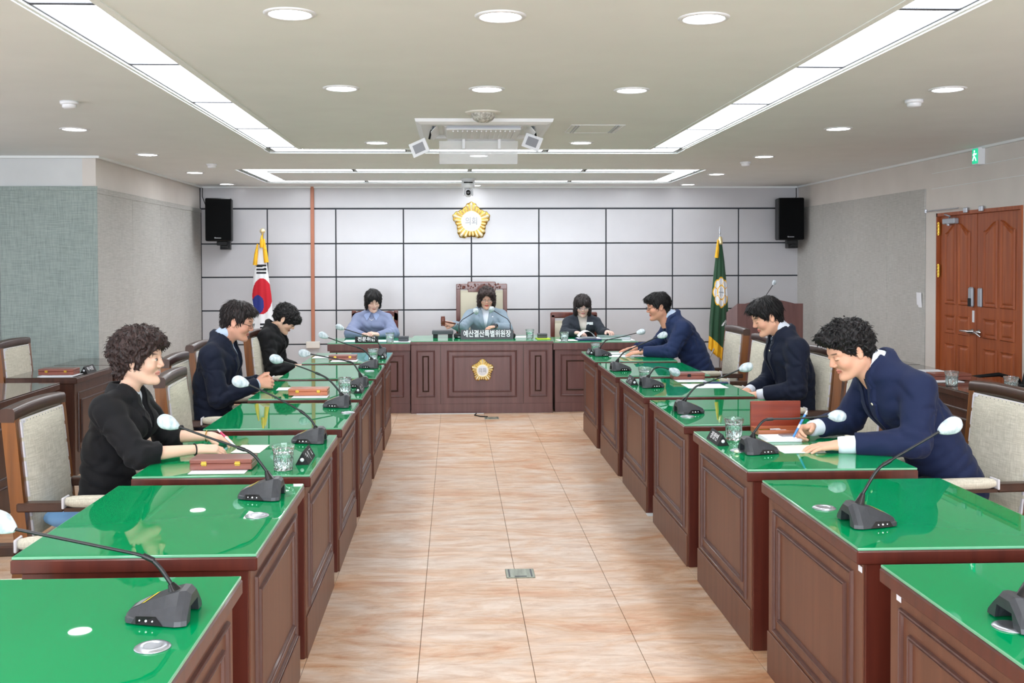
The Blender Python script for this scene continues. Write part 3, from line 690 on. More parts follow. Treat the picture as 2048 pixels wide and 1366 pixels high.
# ---- flower emblem: gold rays with lobes, white disc, engraved letters
def emblem(name, label, loc, R, mdisc, group=None, mbk='brass'):
    t = thing(name, label, 'emblem', loc, 0, group)
    k5 = lambda a: 0.5+0.5*cos(5*(a-pi/2))           # 1 at the five petal tips (one of them up)
    env = lambda a: R*(0.79+0.21*k5(a)**1.1)
    n = 180
    def prof(a, f): return env(a)*f
    back = MB(); vs = []; fs = []
    for (f, y) in ((0.52, -0.006), (0.97, -0.004), (1.0, 0.0), (0.98, 0.012)):
        for k in range(n):
            a = 2*pi*k/n; rr = prof(a, f)*(1+0.02*cos(25*(a-pi/2)) if f > .6 else 1); vs.append((rr*cos(a), y*R/0.24, rr*sin(a)))
    for i in range(3):
        for k in range(n): fs.append((i*n+k, i*n+(k+1) % n, (i+1)*n+(k+1) % n, (i+1)*n+k))
    back.add(vs, fs, 0, True); obj('backing', back, mbk, t)
    for k in range(25):
        a = pi/2+2*pi*k/25; L0, L1 = R*0.5, env(a)*0.96; w0 = R*0.045; w1 = R*(0.085+0.05*k5(a))*0.88
        mb = MB(); m_ = 9; vs = []
        for j in range(m_):
            s_ = j/(m_-1); r_ = L0+(L1-L0)*s_; ww = (w0+(w1-w0)*s_)*(1 if j < m_-1 else 0.35)
            if j == m_-2: ww *= 0.85
            hgt = R*(0.06+0.16*s_)*(1 if j < m_-1 else 0.2)
            for q in range(7):
                c = -1+2*q/6; vs.append((r_, c*ww, (1-c*c)*hgt+0.004))
        fs = [(j*7+q, j*7+q+1, (j+1)*7+q+1, (j+1)*7+q) for j in range(m_-1) for q in range(6)]
        T = Matrix(((cos(a), -sin(a), 0, 0), (0, 0, -1, 0), (sin(a), cos(a), 0, 0), (0, 0, 0, 1)))
        mb.add(vs, fs, 0, True, T); obj('petal', mb, 'gold' if k % 5 else 'gold_pale', t)
    obj('ring', MB().lathe([(R*0.52, 0), (R*0.54, R*0.06), (R*0.50, R*0.09), (R*0.47, R*0.06)], 48, T=Matrix.Rotation(pi/2, 4, 'X')), 'gold_pale', t)
    obj('disc', MB().lathe([(0.0001, R*0.07), (R*0.44, R*0.065), (R*0.48, R*0.04), (R*0.48, 0)], 48, T=Matrix.Rotation(pi/2, 4, 'X')), mdisc, t)
    text_obj('lettering', '의회', R*0.40, 'ink_grey', t, (0, -R*0.078, -0.01*R), (pi/2, 0, 0), 0.9, 1.1)
    return t
emblem('wall_emblem', 'large gold flower emblem with white centre high on the white panel wall', (0.214, YB-0.012, 2.09), 0.245, 'white')
emblem('bench_emblem', 'small gold flower emblem on the front of the central bench', (0.288, 10.665, 0.448), 0.122, 'white')

# ---- armchair (faces +x)
def make_chair(wood='chair_wood', rail='chair_dark', H=1.0, W=0.54, cush='upholstery', arms=True):
    t = thing('armchair', '', 'chair', (0, 0, 0), 0, 'upholstered wooden armchairs')
    hy = W/2; tilt = 0.10
    def bk(z): return -0.25 - tilt*max(0, z-0.45)
    for s_ in (-1, 1):
        y = s_*(hy-0.022)
        pts = [(-0.30, 0), (-0.25, 0.42), (bk(H-.05), H-0.045)]
        mb = MB(); vs = []
        for (x, z) in pts:
            vs += [(x-0.028, y-0.022, z), (x+0.028, y-0.022, z), (x+0.028, y+0.022, z), (x-0.028, y+0.022, z)]
        fs = [(0, 3, 2, 1), (8, 9, 10, 11)]
        for i in (0, 4):
            for k in range(4): fs.append((i+k, i+(k+1) % 4, i+4+(k+1) % 4, i+4+k))
        mb.add(vs, fs); obj('back_post', mb, wood, t)
        mb = MB(); vs = []
        for (x, z, r_) in ((0.235, 0, 0.018), (0.225, 0.40, 0.024)):
            vs += [(x-r_, y-r_, z), (x+r_, y-r_, z), (x+r_, y+r_, z), (x-r_, y+r_, z)]
        mb.add(vs, [(0, 3, 2, 1), (4, 5, 6, 7)]+[(k, (k+1) % 4, 4+(k+1) % 4, 4+k) for k in range(4)]); obj('front_leg', mb, wood, t)
        if arms:
            mb = MB().box((-0.27, y-0.028, 0.575), (-0.08, y+0.028, 0.612), ch=0.006); mb.box((0.13, y-0.02, 0.40), (0.17, y+0.02, 0.578), ch=0.004); mb.box((-0.08, y-0.022, 0.575), (0.19, y+0.022, 0.59))
            obj('armrest', mb, rail, t)
            mb = MB(); n = 10
            def pad(i, j, y=y):
                a = 2*pi*i/12; u = j/(n-1); r_ = 1-0.35*abs(2*u-1)**6
                return (-0.078+u*0.285, y+0.032*cos(a)*r_, 0.612+0.026*sin(a)*r_)
            mb.grid(pad, 12, n, 0, True, True); mb.add([pad(i, 0) for i in range(12)], [tuple(range(12))]); mb.add([pad(i, n-1) for i in range(12)], [tuple(range(12))])
            ap = obj('arm_pad', mb, cush, t)
            obj('pad_band', MB().box((-0.086, y-0.034, 0.588), (-0.076, y+0.034, 0.634), ch=0.003), 'upholstery_trim', ap)
    # crest rail, gently arched, rounded
    mb = MB(); n = 13
    def cr_(i, j):
        px, pz = ((1, .55), (.8, 1), (0, 1.12), (-.8, 1), (-1, .55), (-1, -.55), (-.9, -1), (0, -1), (.9, -1), (1, -.55))[i]; u = -1+2*j/(n-1); zc = H-0.032+0.010*(1-u*u)
        return (bk(zc)+0.031*px, u*(hy+0.003), zc+0.027*pz)
    mb.grid(cr_, 10, n, 0, True, True); mb.add([cr_(i, 0) for i in range(10)], [tuple(range(10))]); mb.add([cr_(i, n-1) for i in range(10)], [tuple(range(10))])
    obj('crest_rail', mb, rail, t)
    # back cushion: inflated slab
    mb = MB(); NU, NV = 11, 13; z0, z1 = 0.46, H-0.055; hw_ = hy-0.046
    def cu(side):
        def P(i, j):
            u = -1+2*i/(NU-1); v = -1+2*j/(NV-1); z = (z0+z1)/2+v*(z1-z0)/2
            b_ = (1-abs(u)**4)*(1-abs(v)**6)
            return (bk(z)+side*(0.020+0.026*b_)+(0.012 if side > 0 else 0), u*hw_, z)
        return P
    mb.grid(cu(1), NU, NV); mb.grid(cu(-1), NU, NV)
    P1, P2 = cu(1), cu(-1)
    ring = [(i, 0) for i in range(NU)]+[(NU-1, j) for j in range(1, NV)]+[(i, NV-1) for i in range(NU-2, -1, -1)]+[(0, j) for j in range(NV-2, 0, -1)]
    n = len(ring); mb.add([P1(*q) for q in ring]+[P2(*q) for q in ring], [(k, (k+1) % n, n+(k+1) % n, n+k) for k in range(n)])
    bc = obj('back_cushion', mb, cush, t)
    mb = MB(); w_ = 0.014
    def edge(a, b_, c, d, s_):
        mb.box((min(a, c), min(b_, d), 0), (max(a, c), max(b_, d), 1))
    for s_ in (-1, 1):
        for k in range(6):
            za, zb = z0+(z1-z0)*k/6+0.008, z0+(z1-z0)*(k+1)/6-0.008
            vs = [(bk(z)+0.034, s_*(hw_-w_), z) for z in (za, zb)]+[(bk(z)+0.034, s_*(hw_+0.002), z) for z in (zb, za)]+[(bk(z)-0.02, s_*(hw_+0.004), z) for z in (zb, za)]
            mb.add(vs, [(0, 1, 2, 3), (3, 2, 4, 5)])
    vs = [(bk(z1)+0.036, -hw_, z1-0.016), (bk(z1)+0.036, hw_, z1-0.016), (bk(z1)+0.032, hw_, z1+0.002), (bk(z1)+0.032, -hw_, z1+0.002)]
    mb.add(vs, [(0, 1, 2, 3)])
    for k in range(14):
        y = -hw_+0.02+(2*hw_-0.04)*k/13; c = (bk(z1)+0.037, y, z1-0.008)
        mb.add([(c[0]+0.003, c[1], c[2])]+[(c[0], c[1]+0.0035*cos(a), c[2]+0.0035*sin(a)) for a in (0, 1.57, 3.14, 4.71)], [(0, 1, 2), (0, 2, 3), (0, 3, 4), (0, 4, 1)], 1)
    obj('nailed_edging', mb, ['upholstery_trim', 'ink_grey'], bc)
    obj('back_panel', MB().box((bk(0.7)-0.03, -hw_, 0.50), (bk(0.7)-0.02, hw_, H-0.09)), rail, t)
    # seat
    mb = MB(); NU, NV = 11, 11
    def se(i, j):
        u = -1+2*i/(NU-1); v = -1+2*j/(NV-1); b_ = (1-abs(u)**4)*(1-abs(v)**4)
        return (0.01+u*0.25, v*(hy-0.05), 0.435+0.035*b_)
    mb.grid(se, NU, NV); mb.box((-0.24, -hy+0.05, 0.39), (0.26, hy-0.05, 0.434), ch=0.01); obj('seat_cushion', mb, cush, t)
    mb = MB().box((-0.25, -hy+0.01, 0.33), (0.24, -hy+0.04, 0.39)); mb.box((-0.25, hy-0.04, 0.33), (0.24, hy-0.01, 0.39)); mb.box((0.21, -hy+0.04, 0.33), (0.24, hy-0.04, 0.39)); mb.box((-0.26, -hy+0.04, 0.33), (-0.23, hy-0.04, 0.39))
    obj('seat_frame', mb, rail, t)
    return t
ch0 = make_chair()
CH = [(-1.51, 4.48, 0, 'wooden armchair holding a blue cloth, behind the woman in a black blazer', None),
      (-1.42, 3.36, 4, 'armchair cut off at the left edge of the picture, only an arm and pad showing', None),
      (-1.23, 5.60, 3, 'empty armchair pushed closest to the desk, behind the woman\'s forearms', None),
      (-1.48, 6.60, 2, 'armchair of the man with glasses clasping his hands', None),
      (-1.58, 7.62, 0, 'empty armchair whose post shows just left of the clasped-hands man\'s shoulder', None),
      (-1.42, 8.86, -4, 'armchair of the woman with black pixie hair and bowed head', None),
      (2.20, 8.98, 182, 'armchair beside the green flag, behind the man with a wristwatch', None),
      (2.12, 7.95, 178, 'empty armchair in front of the lectern', None),
      (2.19, 6.80, 180, 'armchair of the man with lowered head and tie', None),
      (2.08, 5.76, 182, 'empty armchair just left of the writing man, mostly hidden by him', None),
      (2.26, 4.62, 184, 'armchair at the right edge of the picture, of the writing man', None),
      (-3.09, 7.98, 0, 'dim armchair at the far left side desk by the grey fabric wall', None)]
for k, (x, y, r_, l, g) in enumerate(CH):
    c = ch0 if k == 0 else dup(ch0)
    c.location = (x, y, 0); c.rotation_euler = (0, 0, radians(r_)); c['label'] = l
mb = MB()
def bag(i, j):
    a = 2*pi*i/20; b_ = -pi/2+pi*j/10; q = 1+0.08*sin(3*a+2)+0.05*sin(7*a)
    return (0.12*cos(b_)*cos(a)*q, 0.10*cos(b_)*sin(a)*q, 0.05+0.05*sin(b_)*(1+0.1*sin(5*a)))
mb.grid(bag, 20, 11, 0, True, True)
tag(obj('folded_cloth', mb, 'blue_bag', None, (-1.60, 4.36, 0.478)), 'light blue folded cloth on the chair seat behind the woman in a black blazer', 'cloth')
# chairs behind the front bench
def high_chair(name, label, loc, H, W, crest, leather):
    t = thing(name, label, 'chair', loc, -pi/2)
    hy = W/2
    for s_ in (-1, 1):
        y = s_*(hy-0.025)
        obj('back_post', MB().box((-0.29, y-0.025, 0), (-0.24, y+0.025, H-0.03), ch=0.005), 'chair_red', t)
        obj('front_leg', MB().box((0.2, y-0.022, 0), (0.245, y+0.022, 0.60), ch=0.004), 'chair_red', t)
        obj('armrest', MB().box((-0.24, y-0.03, 0.60), (0.25, y+0.03, 0.64), ch=0.01), 'chair_red', t)
    obj('crest_rail', crest(hy, H), 'chair_red', t)
    mb = MB()
    def P(i, j):
        u = -1+2*i/12; v = -1+2*j/14; z = 0.46+(H-0.13-0.46)*(v+1)/2; b_ = (1-abs(u)**4)*(1-abs(v)**6)
        return (-0.235+0.035*b_, u*(hy-0.05), z)
    mb.grid(P, 13, 15); mb.box((-0.27, -hy+0.05, 0.42), (-0.236, hy-0.05, H-0.10)); obj('back_cushion', mb, leather, t)
    obj('seat_cushion', MB().box((-0.24, -hy+0.05, 0.40), (0.25, hy-0.05, 0.48), ch=0.025), leather, t)
    return t
def crest_big(hy, H):
    mb = MB(); mb.box((-0.30, -hy, H-0.09), (-0.235, hy, H-0.025), ch=0.006); mb.box((-0.305, -hy*0.55, H-0.125), (-0.232, hy*0.55, H), ch=0.008)
    for k in range(40):
        y = (-0.95+1.9*rnd.random())*hy; z = H-0.075+0.05*rnd.random(); r_ = 0.008+0.008*rnd.random()
        mb.lathe([(0.0001, 0.007), (r_*0.7, 0.005), (r_, 0)], 8, T=Matrix.Translation((-0.236, y, z)) @ Matrix.Rotation(pi/2, 4, 'Y'))
    return mb
def crest_wave(hy, H):
    top = [(hy*u, H-0.06+0.045*(1-abs(u))+0.012*cos(u*9)) for u in [-1+2*k/24 for k in range(25)]]
    bot = [(hy*u, H-0.13-0.02*cos(u*6)) for u in [1-2*k/24 for k in range(25)]]
    return MB().prism(top+bot, -0.29, -0.24, 'x')
def crest_plain(hy, H): return MB().box((-0.29, -hy, H-0.07), (-0.24, hy, H), ch=0.012)
high_chair('high_back_chair', 'tall carved chairman\'s chair with cream back behind the central bench', (0.318, 11.82, 0), 1.345, 0.60, crest_big, 'leather')
high_chair('carved_chair', 'carved wooden chair with wavy crest behind the woman in a blue blouse', (-0.93, 11.75, 0), 1.045, 0.54, crest_wave, 'leather')
high_chair('plain_chair', 'red-brown framed cream chair behind the woman in a dark blazer with bob hair', (1.40, 11.75, 0), 0.985, 0.55, crest_plain, 'leather')
# dark side desks
def side_desk(x0, x1, y0, y1, face, label, z=0.735):
    cx, cy = (x0+x1)/2, (y0+y1)/2; hx, hy = (x1-x0)/2, (y1-y0)/2
    t = thing('side_desk', label, 'desk', (cx, cy, 0), 0, 'dark desks along the side walls')
    obj('desktop', MB().box((-hx, -hy, z-0.045), (hx, hy, z-0.004), ch=0.004), 'dark_wood', t)
    obj('glass_sheet', MB().box((-hx+.002, -hy+.002, z-0.004), (hx-.002, hy-.002, z+0.003), ch=0.001), 'dark_top', t)
    for s_ in (-1, 1): obj('end_panel', MB().box((-hx+0.03, s_*(hy-0.02)-0.012, 0), (hx-0.03, s_*(hy-0.02)+0.012, z-0.045), ch=0.002), 'dark_wood', t)
    bx = face*(hx-0.025)
    fp = obj('front_panel', MB().box((min(bx, bx-face*0.03), -hy+0.02, 0), (max(bx, bx-face*0.03), hy-0.02, z-0.045), ch=0.002), 'dark_wood', t)
    P = lambda u, v, h: (bx+face*0.011*h, u, v)
    for (a, b_, c, n_) in ((hy-0.09, 0.17, 0.62, 'outer_moulding'), (hy-0.15, 0.23, 0.56, 'inner_moulding')):
        mb = MB(); moulded(mb, P, -a, b_, a, c); obj(n_, mb, 'dark_wood', fp)
    return t
side_desk(-3.31, -2.79, 6.0, 7.345, 1, 'dark brown side desk at the left edge of the picture, with nothing on it')
side_desk(-3.31, -2.79, 7.665, 8.555, 1, 'dark brown left side desk carrying a black name plate and wooden box')
side_desk(-3.31, -2.79, 8.575, 9.2, 1, 'dark brown left side desk against the projecting grey wall')
side_desk(-3.31, -2.79, 4.6, 5.9, 1, 'dark brown side desk left of the picture edge')
side_desk(3.28, 3.78, 5.7, 6.93, -1, 'dark brown right side desk with two drinking glasses')
side_desk(3.28, 3.78, 6.95, 8.15, -1, 'dark brown right side desk with a wooden box and papers, near the brown door')
side_desk(3.28, 3.78, 8.17, 9.2, -1, 'dark brown right side desk farthest along, mostly hidden by the writing man')
# lectern
t = thing('lectern', 'tall dark brown lectern with an arched top beside the green flag', 'lectern', (3.425, 11.0, 0))
arc = [(-0.36+0.72*k/16, 1.117+0.045*sin(pi*max(0, min(1, (k-2)/12)))) for k in range(17)]
obj('front_panel', MB().prism([(-0.36, 0)]+arc+[(0.36, 0)], 0, 0.03, 'y'), M['dais_wood'], t)
for s_ in (-1, 1): obj('side_panel', MB().prism([(0.03, 0), (0.45, 0), (0.45, 1.0), (0.03, 1.11)], s_*0.345-0.015, s_*0.345+0.015, 'x'), 'dais_wood', t)
obj('reading_top', MB().prism([(0.03, 1.0), (0.46, 0.92), (0.46, 0.95), (0.03, 1.03)], -0.33, 0.33, 'x'), 'dais_wood', t)
obj('plinth', MB().box((-0.375, -0.012, 0), (0.375, 0.47, 0.08), ch=0.004), 'dark_wood', t)
t = thing('lectern_microphone', 'thin gooseneck microphone with white cover rising from the lectern', 'microphone', (3.36, 11.12, 1.01))
obj('microphone_foot', MB().lathe([(0.0001, 0.02), (0.02, 0.018), (0.028, 0), (0.0001, 0)], 16), 'black', t)
obj('gooseneck', MB().tube([(0, 0, 0.01), (0.01, 0, 0.1), (0.06, 0, 0.2), (0.13, 0, 0.305)], 0.0045, 6), 'neck', t)
obj('microphone_cover', MB().lathe([(0.006, -0.03), (0.02, -0.012), (0.026, 0.008), (0.02, 0.026), (0.0001, 0.032)], 14, T=Matrix.Translation((0.145, 0, 0.33)) @ Matrix.Rotation(0.5, 4, 'Y')), 'cover', t)
# office chair, right edge
t = thing('office_chair', 'black mesh office chair at the right edge by the brown door', 'office chair', (4.06, 7.3, 0), pi)
mb = MB()
def ob(i, j):
    u = -1+2*i/10; v = j/10; return (-0.22-0.10*v+0.05*u*u, u*(0.22-0.03*v*v), 0.52+0.45*v)
mb.grid(ob, 11, 11); obj('mesh_back', mb, 'mesh_black', t)
obj('back_frame', MB().tube([ob(0, 0), ob(0, 5), ob(0, 9), ob(2, 10), ob(8, 10), ob(10, 9), ob(10, 5), ob(10, 0)], 0.014, 8), 'black', t)
obj('seat', MB().box((-0.22, -0.24, 0.42), (0.25, 0.24, 0.49), ch=0.03), 'mesh_black', t)
for s_ in (-1, 1): obj('armrest', MB().tube([(-0.24, s_*0.24, 0.52), (-0.2, s_*0.28, 0.68), (-0.05, s_*0.28, 0.72), (0.2, s_*0.28, 0.70), (0.1, s_*0.27, 0.45)], 0.016, 8), 'black', t)
obj('gas_column', MB().tube([(0, 0, 0.1), (0, 0, 0.43)], 0.03, 12), 'black', t)
for k in range(5):
    a = 2*pi*k/5; mb = MB().tube([(0, 0, 0.11), (0.3*cos(a), 0.3*sin(a), 0.07)], [0.025, 0.016], 8); mb.lathe([(0.0001, -0.012), (0.03, -0.012), (0.03, 0.012), (0.0001, 0.012)], 14, T=Matrix.Translation((0.3*cos(a), 0.3*sin(a), 0.03)) @ Matrix.Rotation(a+pi/2, 4, 'Z') @ Matrix.Rotation(pi/2, 4, 'X')); obj('caster_leg', mb, 'black', t)

# ================================================================ TABLE OBJECTS
ZT = 0.742
# conference microphone unit: local +x = away from the aisle-side (towards the speaker) is -x here
def mic_parts(path, head, dirx, name='table_microphone', label='', loc=(0, 0, 0), group='table microphones on the green desks'):
    """path: points (x, z) in the plane y=0, z above the table; dirx: side on which the speaker sits"""
    t = thing(name, label, 'microphone', loc, 0, group); s = dirx
    st = [(-0.082, .034, .020, .016), (-0.074, .046, .024, .026), (-0.045, .058, .028, .040), (-0.015, .066, .030, .052), (0.015, .074, .032, .062), (0.045, .082, .030, .070), (0.060, .080, .026, .070), (0.072, .074, .022, .060)]
    mb = MB(); vs = []; n = 12
    for (x, hb, ht, h) in st:
        X = -s*x; zb = 0.002 if x < 0.03 else (0.028 if x < .05 else 0.036)
        wb_ = hb*0.55 if x >= 0.03 else hb*0.8
        zs = 0.003
        vs += [(X, -hb, zs), (X, -wb_, zs), (X, -wb_*0.8, zb), (X, wb_*0.8, zb), (X, wb_, zs), (X, hb, zs), (X, hb*0.96, 0.014), (X, (hb+ht)*0.5, h*0.62), (X, ht, h), (X, -ht, h), (X, -(hb+ht)*0.5, h*0.62), (X, -hb*0.96, 0.014)]
    fs = []
    for i in range(len(st)-1):
        for k in range(n): fs.append((i*n+k, i*n+(k+1) % n, (i+1)*n+(k+1) % n, (i+1)*n+k))
    fs.append(tuple(range(n))[::-1]); fs.append(tuple(range((len(st)-1)*n, len(st)*n)))
    mb.add(vs, fs); bs = obj('base', mb, 'mic_base', t)
    for sy in (-1, 1):
        mb = MB(); q = []
        for (x, hb) in ((-0.062, .0515), (-0.05, .0562), (0.0, .0702), (0.018, .0752)):
            q.append((x, hb))
        lo = [(-s*x, sy*(hb+0.0015), 0.0035) for x, hb in q]; hi = [(-s*q[1][0], sy*(q[1][1]-0.001), 0.021), (-s*(q[2][0]), sy*(q[2][1]-0.0035), 0.023)]
        mb.add([lo[0], lo[1], lo[2], lo[3], hi[1], hi[0]], [(0, 1, 5), (1, 2, 4, 5), (2, 3, 4)])
        obj('button_panel', mb, 'mic_black', bs)
        mb = MB()
        for (x, r_) in ((-0.040, .0016), (-0.024, .0024), (-0.008, .0016)):
            yb = 0.0515+(x+0.062)*(0.0752-0.0515)/0.08
            mb.lathe([(0.0001, 0.0015), (r_, 0.001), (r_, -0.002)], 10, T=Matrix.Translation((-s*x, sy*(yb+0.0008), 0.0125)) @ Matrix.Rotation(-sy*pi/2, 4, 'X'))
        obj('button_light', mb, 'led', bs)
    # labels on the sloping top near the speaker
    def top(x, y, e=0.0012):
        zz = np.interp(x, [a[0] for a in st], [a[3] for a in st]); return (-s*x, y, float(zz)+e)
    mb = MB().add([top(-0.045, -0.026), top(-0.037, -0.026), top(-0.014, 0.026), top(-0.022, 0.026)], [(0, 1, 2, 3)]); obj('yellow_label', mb, 'yellow', bs)
    mb = MB().add([top(-0.068, -0.018), top(-0.049, -0.024), top(-0.032, 0.02), top(-0.06, 0.02)], [(0, 1, 2, 3)]); obj('grey_label', mb, 'grey_label', bs)
    # socket and neck
    x0, z0 = path[0]; bx = -s*(0.028)
    nb = (bx, 0, 0.058); p1 = (path[1][0]*0.5+bx*0.5, 0, 0.058+(path[1][1]-0.058)*0.6)
    d = Vector(p1)-Vector(nb)
    mb = MB().tube([Vector(nb), Vector(nb)+d*0.35, Vector(nb)+d*0.75, Vector(p1)], [0.019, 0.0145, 0.0105, 0.008], 14); obj('neck_socket', mb, 'mic_black', t)
    pts = [Vector(p1)]+[Vector((x, 0, z)) for x, z in path[2:]]
    # smooth the polyline (Catmull-Rom)
    out = []; ext = [pts[0]*2-pts[1]]+pts+[pts[-1]*2-pts[-2]]
    for i in range(1, len(ext)-2):
        for k in range(5):
            u = k/5; a, b_, c, e = ext[i-1], ext[i], ext[i+1], ext[i+2]
            out.append(0.5*((2*b_)+(c-a)*u+(2*a-5*b_+4*c-e)*u*u+(3*b_-a-3*c+e)*u**3))
    out.append(pts[-1]); rr = [0.0055 if k < len(out)*0.45 else 0.0042 for k in range(len(out))]
    gn = obj('gooseneck', MB().tube(out, rr, 8), 'neck', t)
    m_ = out[int(len(out)*0.45)]; d = (out[int(len(out)*0.45)+1]-out[int(len(out)*0.45)-1]).normalized()
    obj('neck_joint', MB().tube([m_-d*0.014, m_+d*0.014], 0.0072, 8), 'neck', gn)
    hp = Vector((head[0], 0, head[1])); dd = (hp-pts[-1]); dd.normalize()
    T = Matrix.Translation(pts[-1]) @ dd.to_track_quat('Z', 'Y').to_matrix().to_4x4()
    rs = random.Random(int(abs(head[0]*1e4)))
    ph = [rs.random()*6 for _ in range(3)]
    def wob(a, z): return 1+0.06*sin(3*a+ph[0]+z*20)+0.05*sin(4*a+ph[1]+z*60)+0.025*sin(7*a+ph[2]-z*90)
    obj('microphone_cover', MB().lathe([(0.008, -0.006), (0.011, -0.002), (0.015, 0.004), (0.018, 0.010), (0.0215, 0.017), (0.024, 0.025), (0.0255, 0.033), (0.026, 0.041), (0.0255, 0.050), (0.0235, 0.058), (0.020, 0.065), (0.014, 0.071), (0.007, 0.0745), (0.0001, 0.0755)], 28, T=T, wob=wob), 'cover', t)
    return t
MICS = {
'L1': ((-0.697, 2.462), [(0.012, 0.07), (0.006, 0.094), (-0.013, 0.123), (-0.046, 0.146), (-0.141, 0.169), (-0.352, 0.216)], (-0.380, 0.229)),
'L2': ((-0.695, 3.709), [(0.024, 0.041), (0.003, 0.116), (-0.033, 0.154), (-0.088, 0.18), (-0.173, 0.21), (-0.301, 0.258)], (-0.340, 0.274)),
'L3': ((-0.683, 4.838), [(0.029, 0.04), (0.019, 0.085), (0.001, 0.107), (-0.05, 0.149), (-0.169, 0.216), (-0.289, 0.273)], (-0.329, 0.285)),
'L4': ((-0.686, 6.004), [(0.023, 0.032), (0.006, 0.1), (-0.054, 0.161), (-0.13, 0.2), (-0.213, 0.233), (-0.32, 0.268)], (-0.361, 0.280)),
'L5': ((-0.660, 6.950), [(0.01, 0.074), (-0.0, 0.12), (-0.026, 0.157), (-0.062, 0.171), (-0.121, 0.185), (-0.32, 0.224)], (-0.363, 0.230)),
'L6': ((-0.683, 8.171), [(0.016, 0.046), (0.001, 0.1), (-0.039, 0.14), (-0.09, 0.164), (-0.181, 0.192), (-0.327, 0.245)], (-0.362, 0.261)),
'L7': ((-0.690, 9.250), [(0.01, 0.058), (0.0, 0.115), (-0.02, 0.142), (-0.06, 0.16), (-0.18, 0.201), (-0.31, 0.242)], (-0.34, 0.255)),
'R1': ((1.345, 2.32), [(-0.02, 0.057), (-0.005, 0.12), (0.03, 0.165), (0.08, 0.19), (0.16, 0.22), (0.27, 0.26)], (0.30, 0.27)),
'R2': ((1.324, 3.233), [(-0.018, 0.057), (-0.002, 0.123), (0.032, 0.172), (0.073, 0.201), (0.138, 0.239), (0.238, 0.296)], (0.264, 0.309)),
'R3': ((1.338, 4.462), [(-0.03, 0.042), (-0.016, 0.104), (0.02, 0.137), (0.062, 0.146), (0.156, 0.147), (0.317, 0.157)], (0.364, 0.156)),
'R4': ((1.300, 5.650), [(-0.018, 0.042), (-0.003, 0.095), (0.039, 0.142), (0.084, 0.158), (0.18, 0.194), (0.29, 0.238)], (0.323, 0.249)),
'R5': ((1.316, 6.810), [(-0.018, 0.04), (-0.001, 0.094), (0.017, 0.121), (0.041, 0.131), (0.075, 0.13), (0.125, 0.117)], (0.146, 0.106)),
'R6': ((1.275, 7.854), [(-0.017, 0.054), (0.0, 0.112), (0.029, 0.139), (0.093, 0.17), (0.188, 0.211), (0.295, 0.259)], (0.342, 0.272)),
'R7': ((1.310, 9.067), [(-0.018, 0.038), (-0.002, 0.098), (0.023, 0.125), (0.049, 0.142), (0.17, 0.168), (0.314, 0.203)], (0.354, 0.212))}
ML = {'L1': 'largest microphone, on the green desk at bottom left', 'L2': 'microphone in front of the black-blazer woman, on the desk before hers', 'L3': 'microphone half hidden by a name plate and glass at the black-blazer woman\'s desk',
      'L4': 'microphone crossing the clasped-hands man\'s sleeve, based on an empty desk', 'L5': 'microphone behind the name plate on the clasped-hands man\'s desk', 'L6': 'microphone on the sixth left desk, before the drinking glass',
      'L7': 'farthest left microphone, reaching towards the blue-bloused woman', 'R1': 'microphone cut off at the bottom right edge', 'R2': 'large microphone in front of the writing man, arm rising to the right',
      'R3': 'microphone with a level arm on the writing man\'s desk', 'R4': 'microphone on the empty desk between the open box and the closed box', 'R5': 'microphone with a short bent-over neck on the fifth right desk',
      'R6': 'microphone crossing the hands of the man with a wristwatch', 'R7': 'farthest right microphone, next to the grey name plate'}
for k, (bp, path, head) in MICS.items():
    mic_parts(path, head, -1 if k[0] == 'L' else 1, label='black gooseneck '+ML[k], loc=(bp[0], bp[1], ZT))
# cable grommets
def grommet(x, y, label, proto=[None]):
    if proto[0] is not None: return dup(proto[0], (x, y, ZT), 0, label)
    t = thing('cable_grommet', label, 'grommet', (x, y, ZT), 0, 'round cable grommets in the desks')
    obj('ring', MB().lathe([(0.018, 0.004), (0.024, 0.006), (0.034, 0.005), (0.039, 0.002), (0.040, 0.0), (0.018, 0.0), (0.018, .004)], 36), 'silver', t)
    obj('cable_hole', MB().lathe([(0.0001, 0.003), (0.019, 0.003)], 24), 'black', t)
    proto[0] = t; return t
for (x, y, l) in ((-0.667, 2.266, 'on the bottom left desk'), (-0.661, 3.43, 'on the desk before the black-blazer woman'), (1.259, 3.44, 'left of the large microphone at right'), (1.277, 2.30, 'at the bottom right edge'),
                  (-0.60, 5.75, 'on the fourth left desk'), (1.262, 4.50, 'under the microphone of the writing man'), (-0.66, 7.93, 'on the sixth left desk'), (1.26, 5.5, 'on the fourth right desk')):
    grommet(x, y, 'round silver cable grommet '+l)
# drinking glasses
def make_glass():
    t = thing('drinking_glass', '', 'glass', (0, 0, 0), 0, 'cut drinking glasses')
    mb = MB(); seg = 36
    def wob(a, z):
        f = (sin(z*150)*0.5+0.5)
        return 1-0.07*abs(cos(6*a+(z//0.011)*pi/2))*(1 if 0.012 < z < 0.078 else 0)
    mb.lathe([(0.0001, 0.0), (0.034, 0.0), (0.038, 0.003), (0.0385, 0.013), (0.040, 0.021), (0.0395, 0.03), (0.041, 0.042), (0.0405, 0.052), (0.042, 0.063), (0.0415, 0.074), (0.0435, 0.082), (0.0455, 0.094), (0.046, 0.101), (0.0445, 0.102), (0.0435, 0.094), (0.040, 0.08), (0.0375, 0.04), (0.035, 0.012), (0.0001, 0.012)], seg, wob=wob, sm=False)
    obj('tumbler', mb, 'glass', t)
    obj('water', MB().lathe([(0.0001, 0.0125), (0.0345, 0.0125), (0.037, 0.04), (0.0385, 0.062), (0.0001, 0.062)], 28), 'water', t)
    return t
g0 = make_glass()
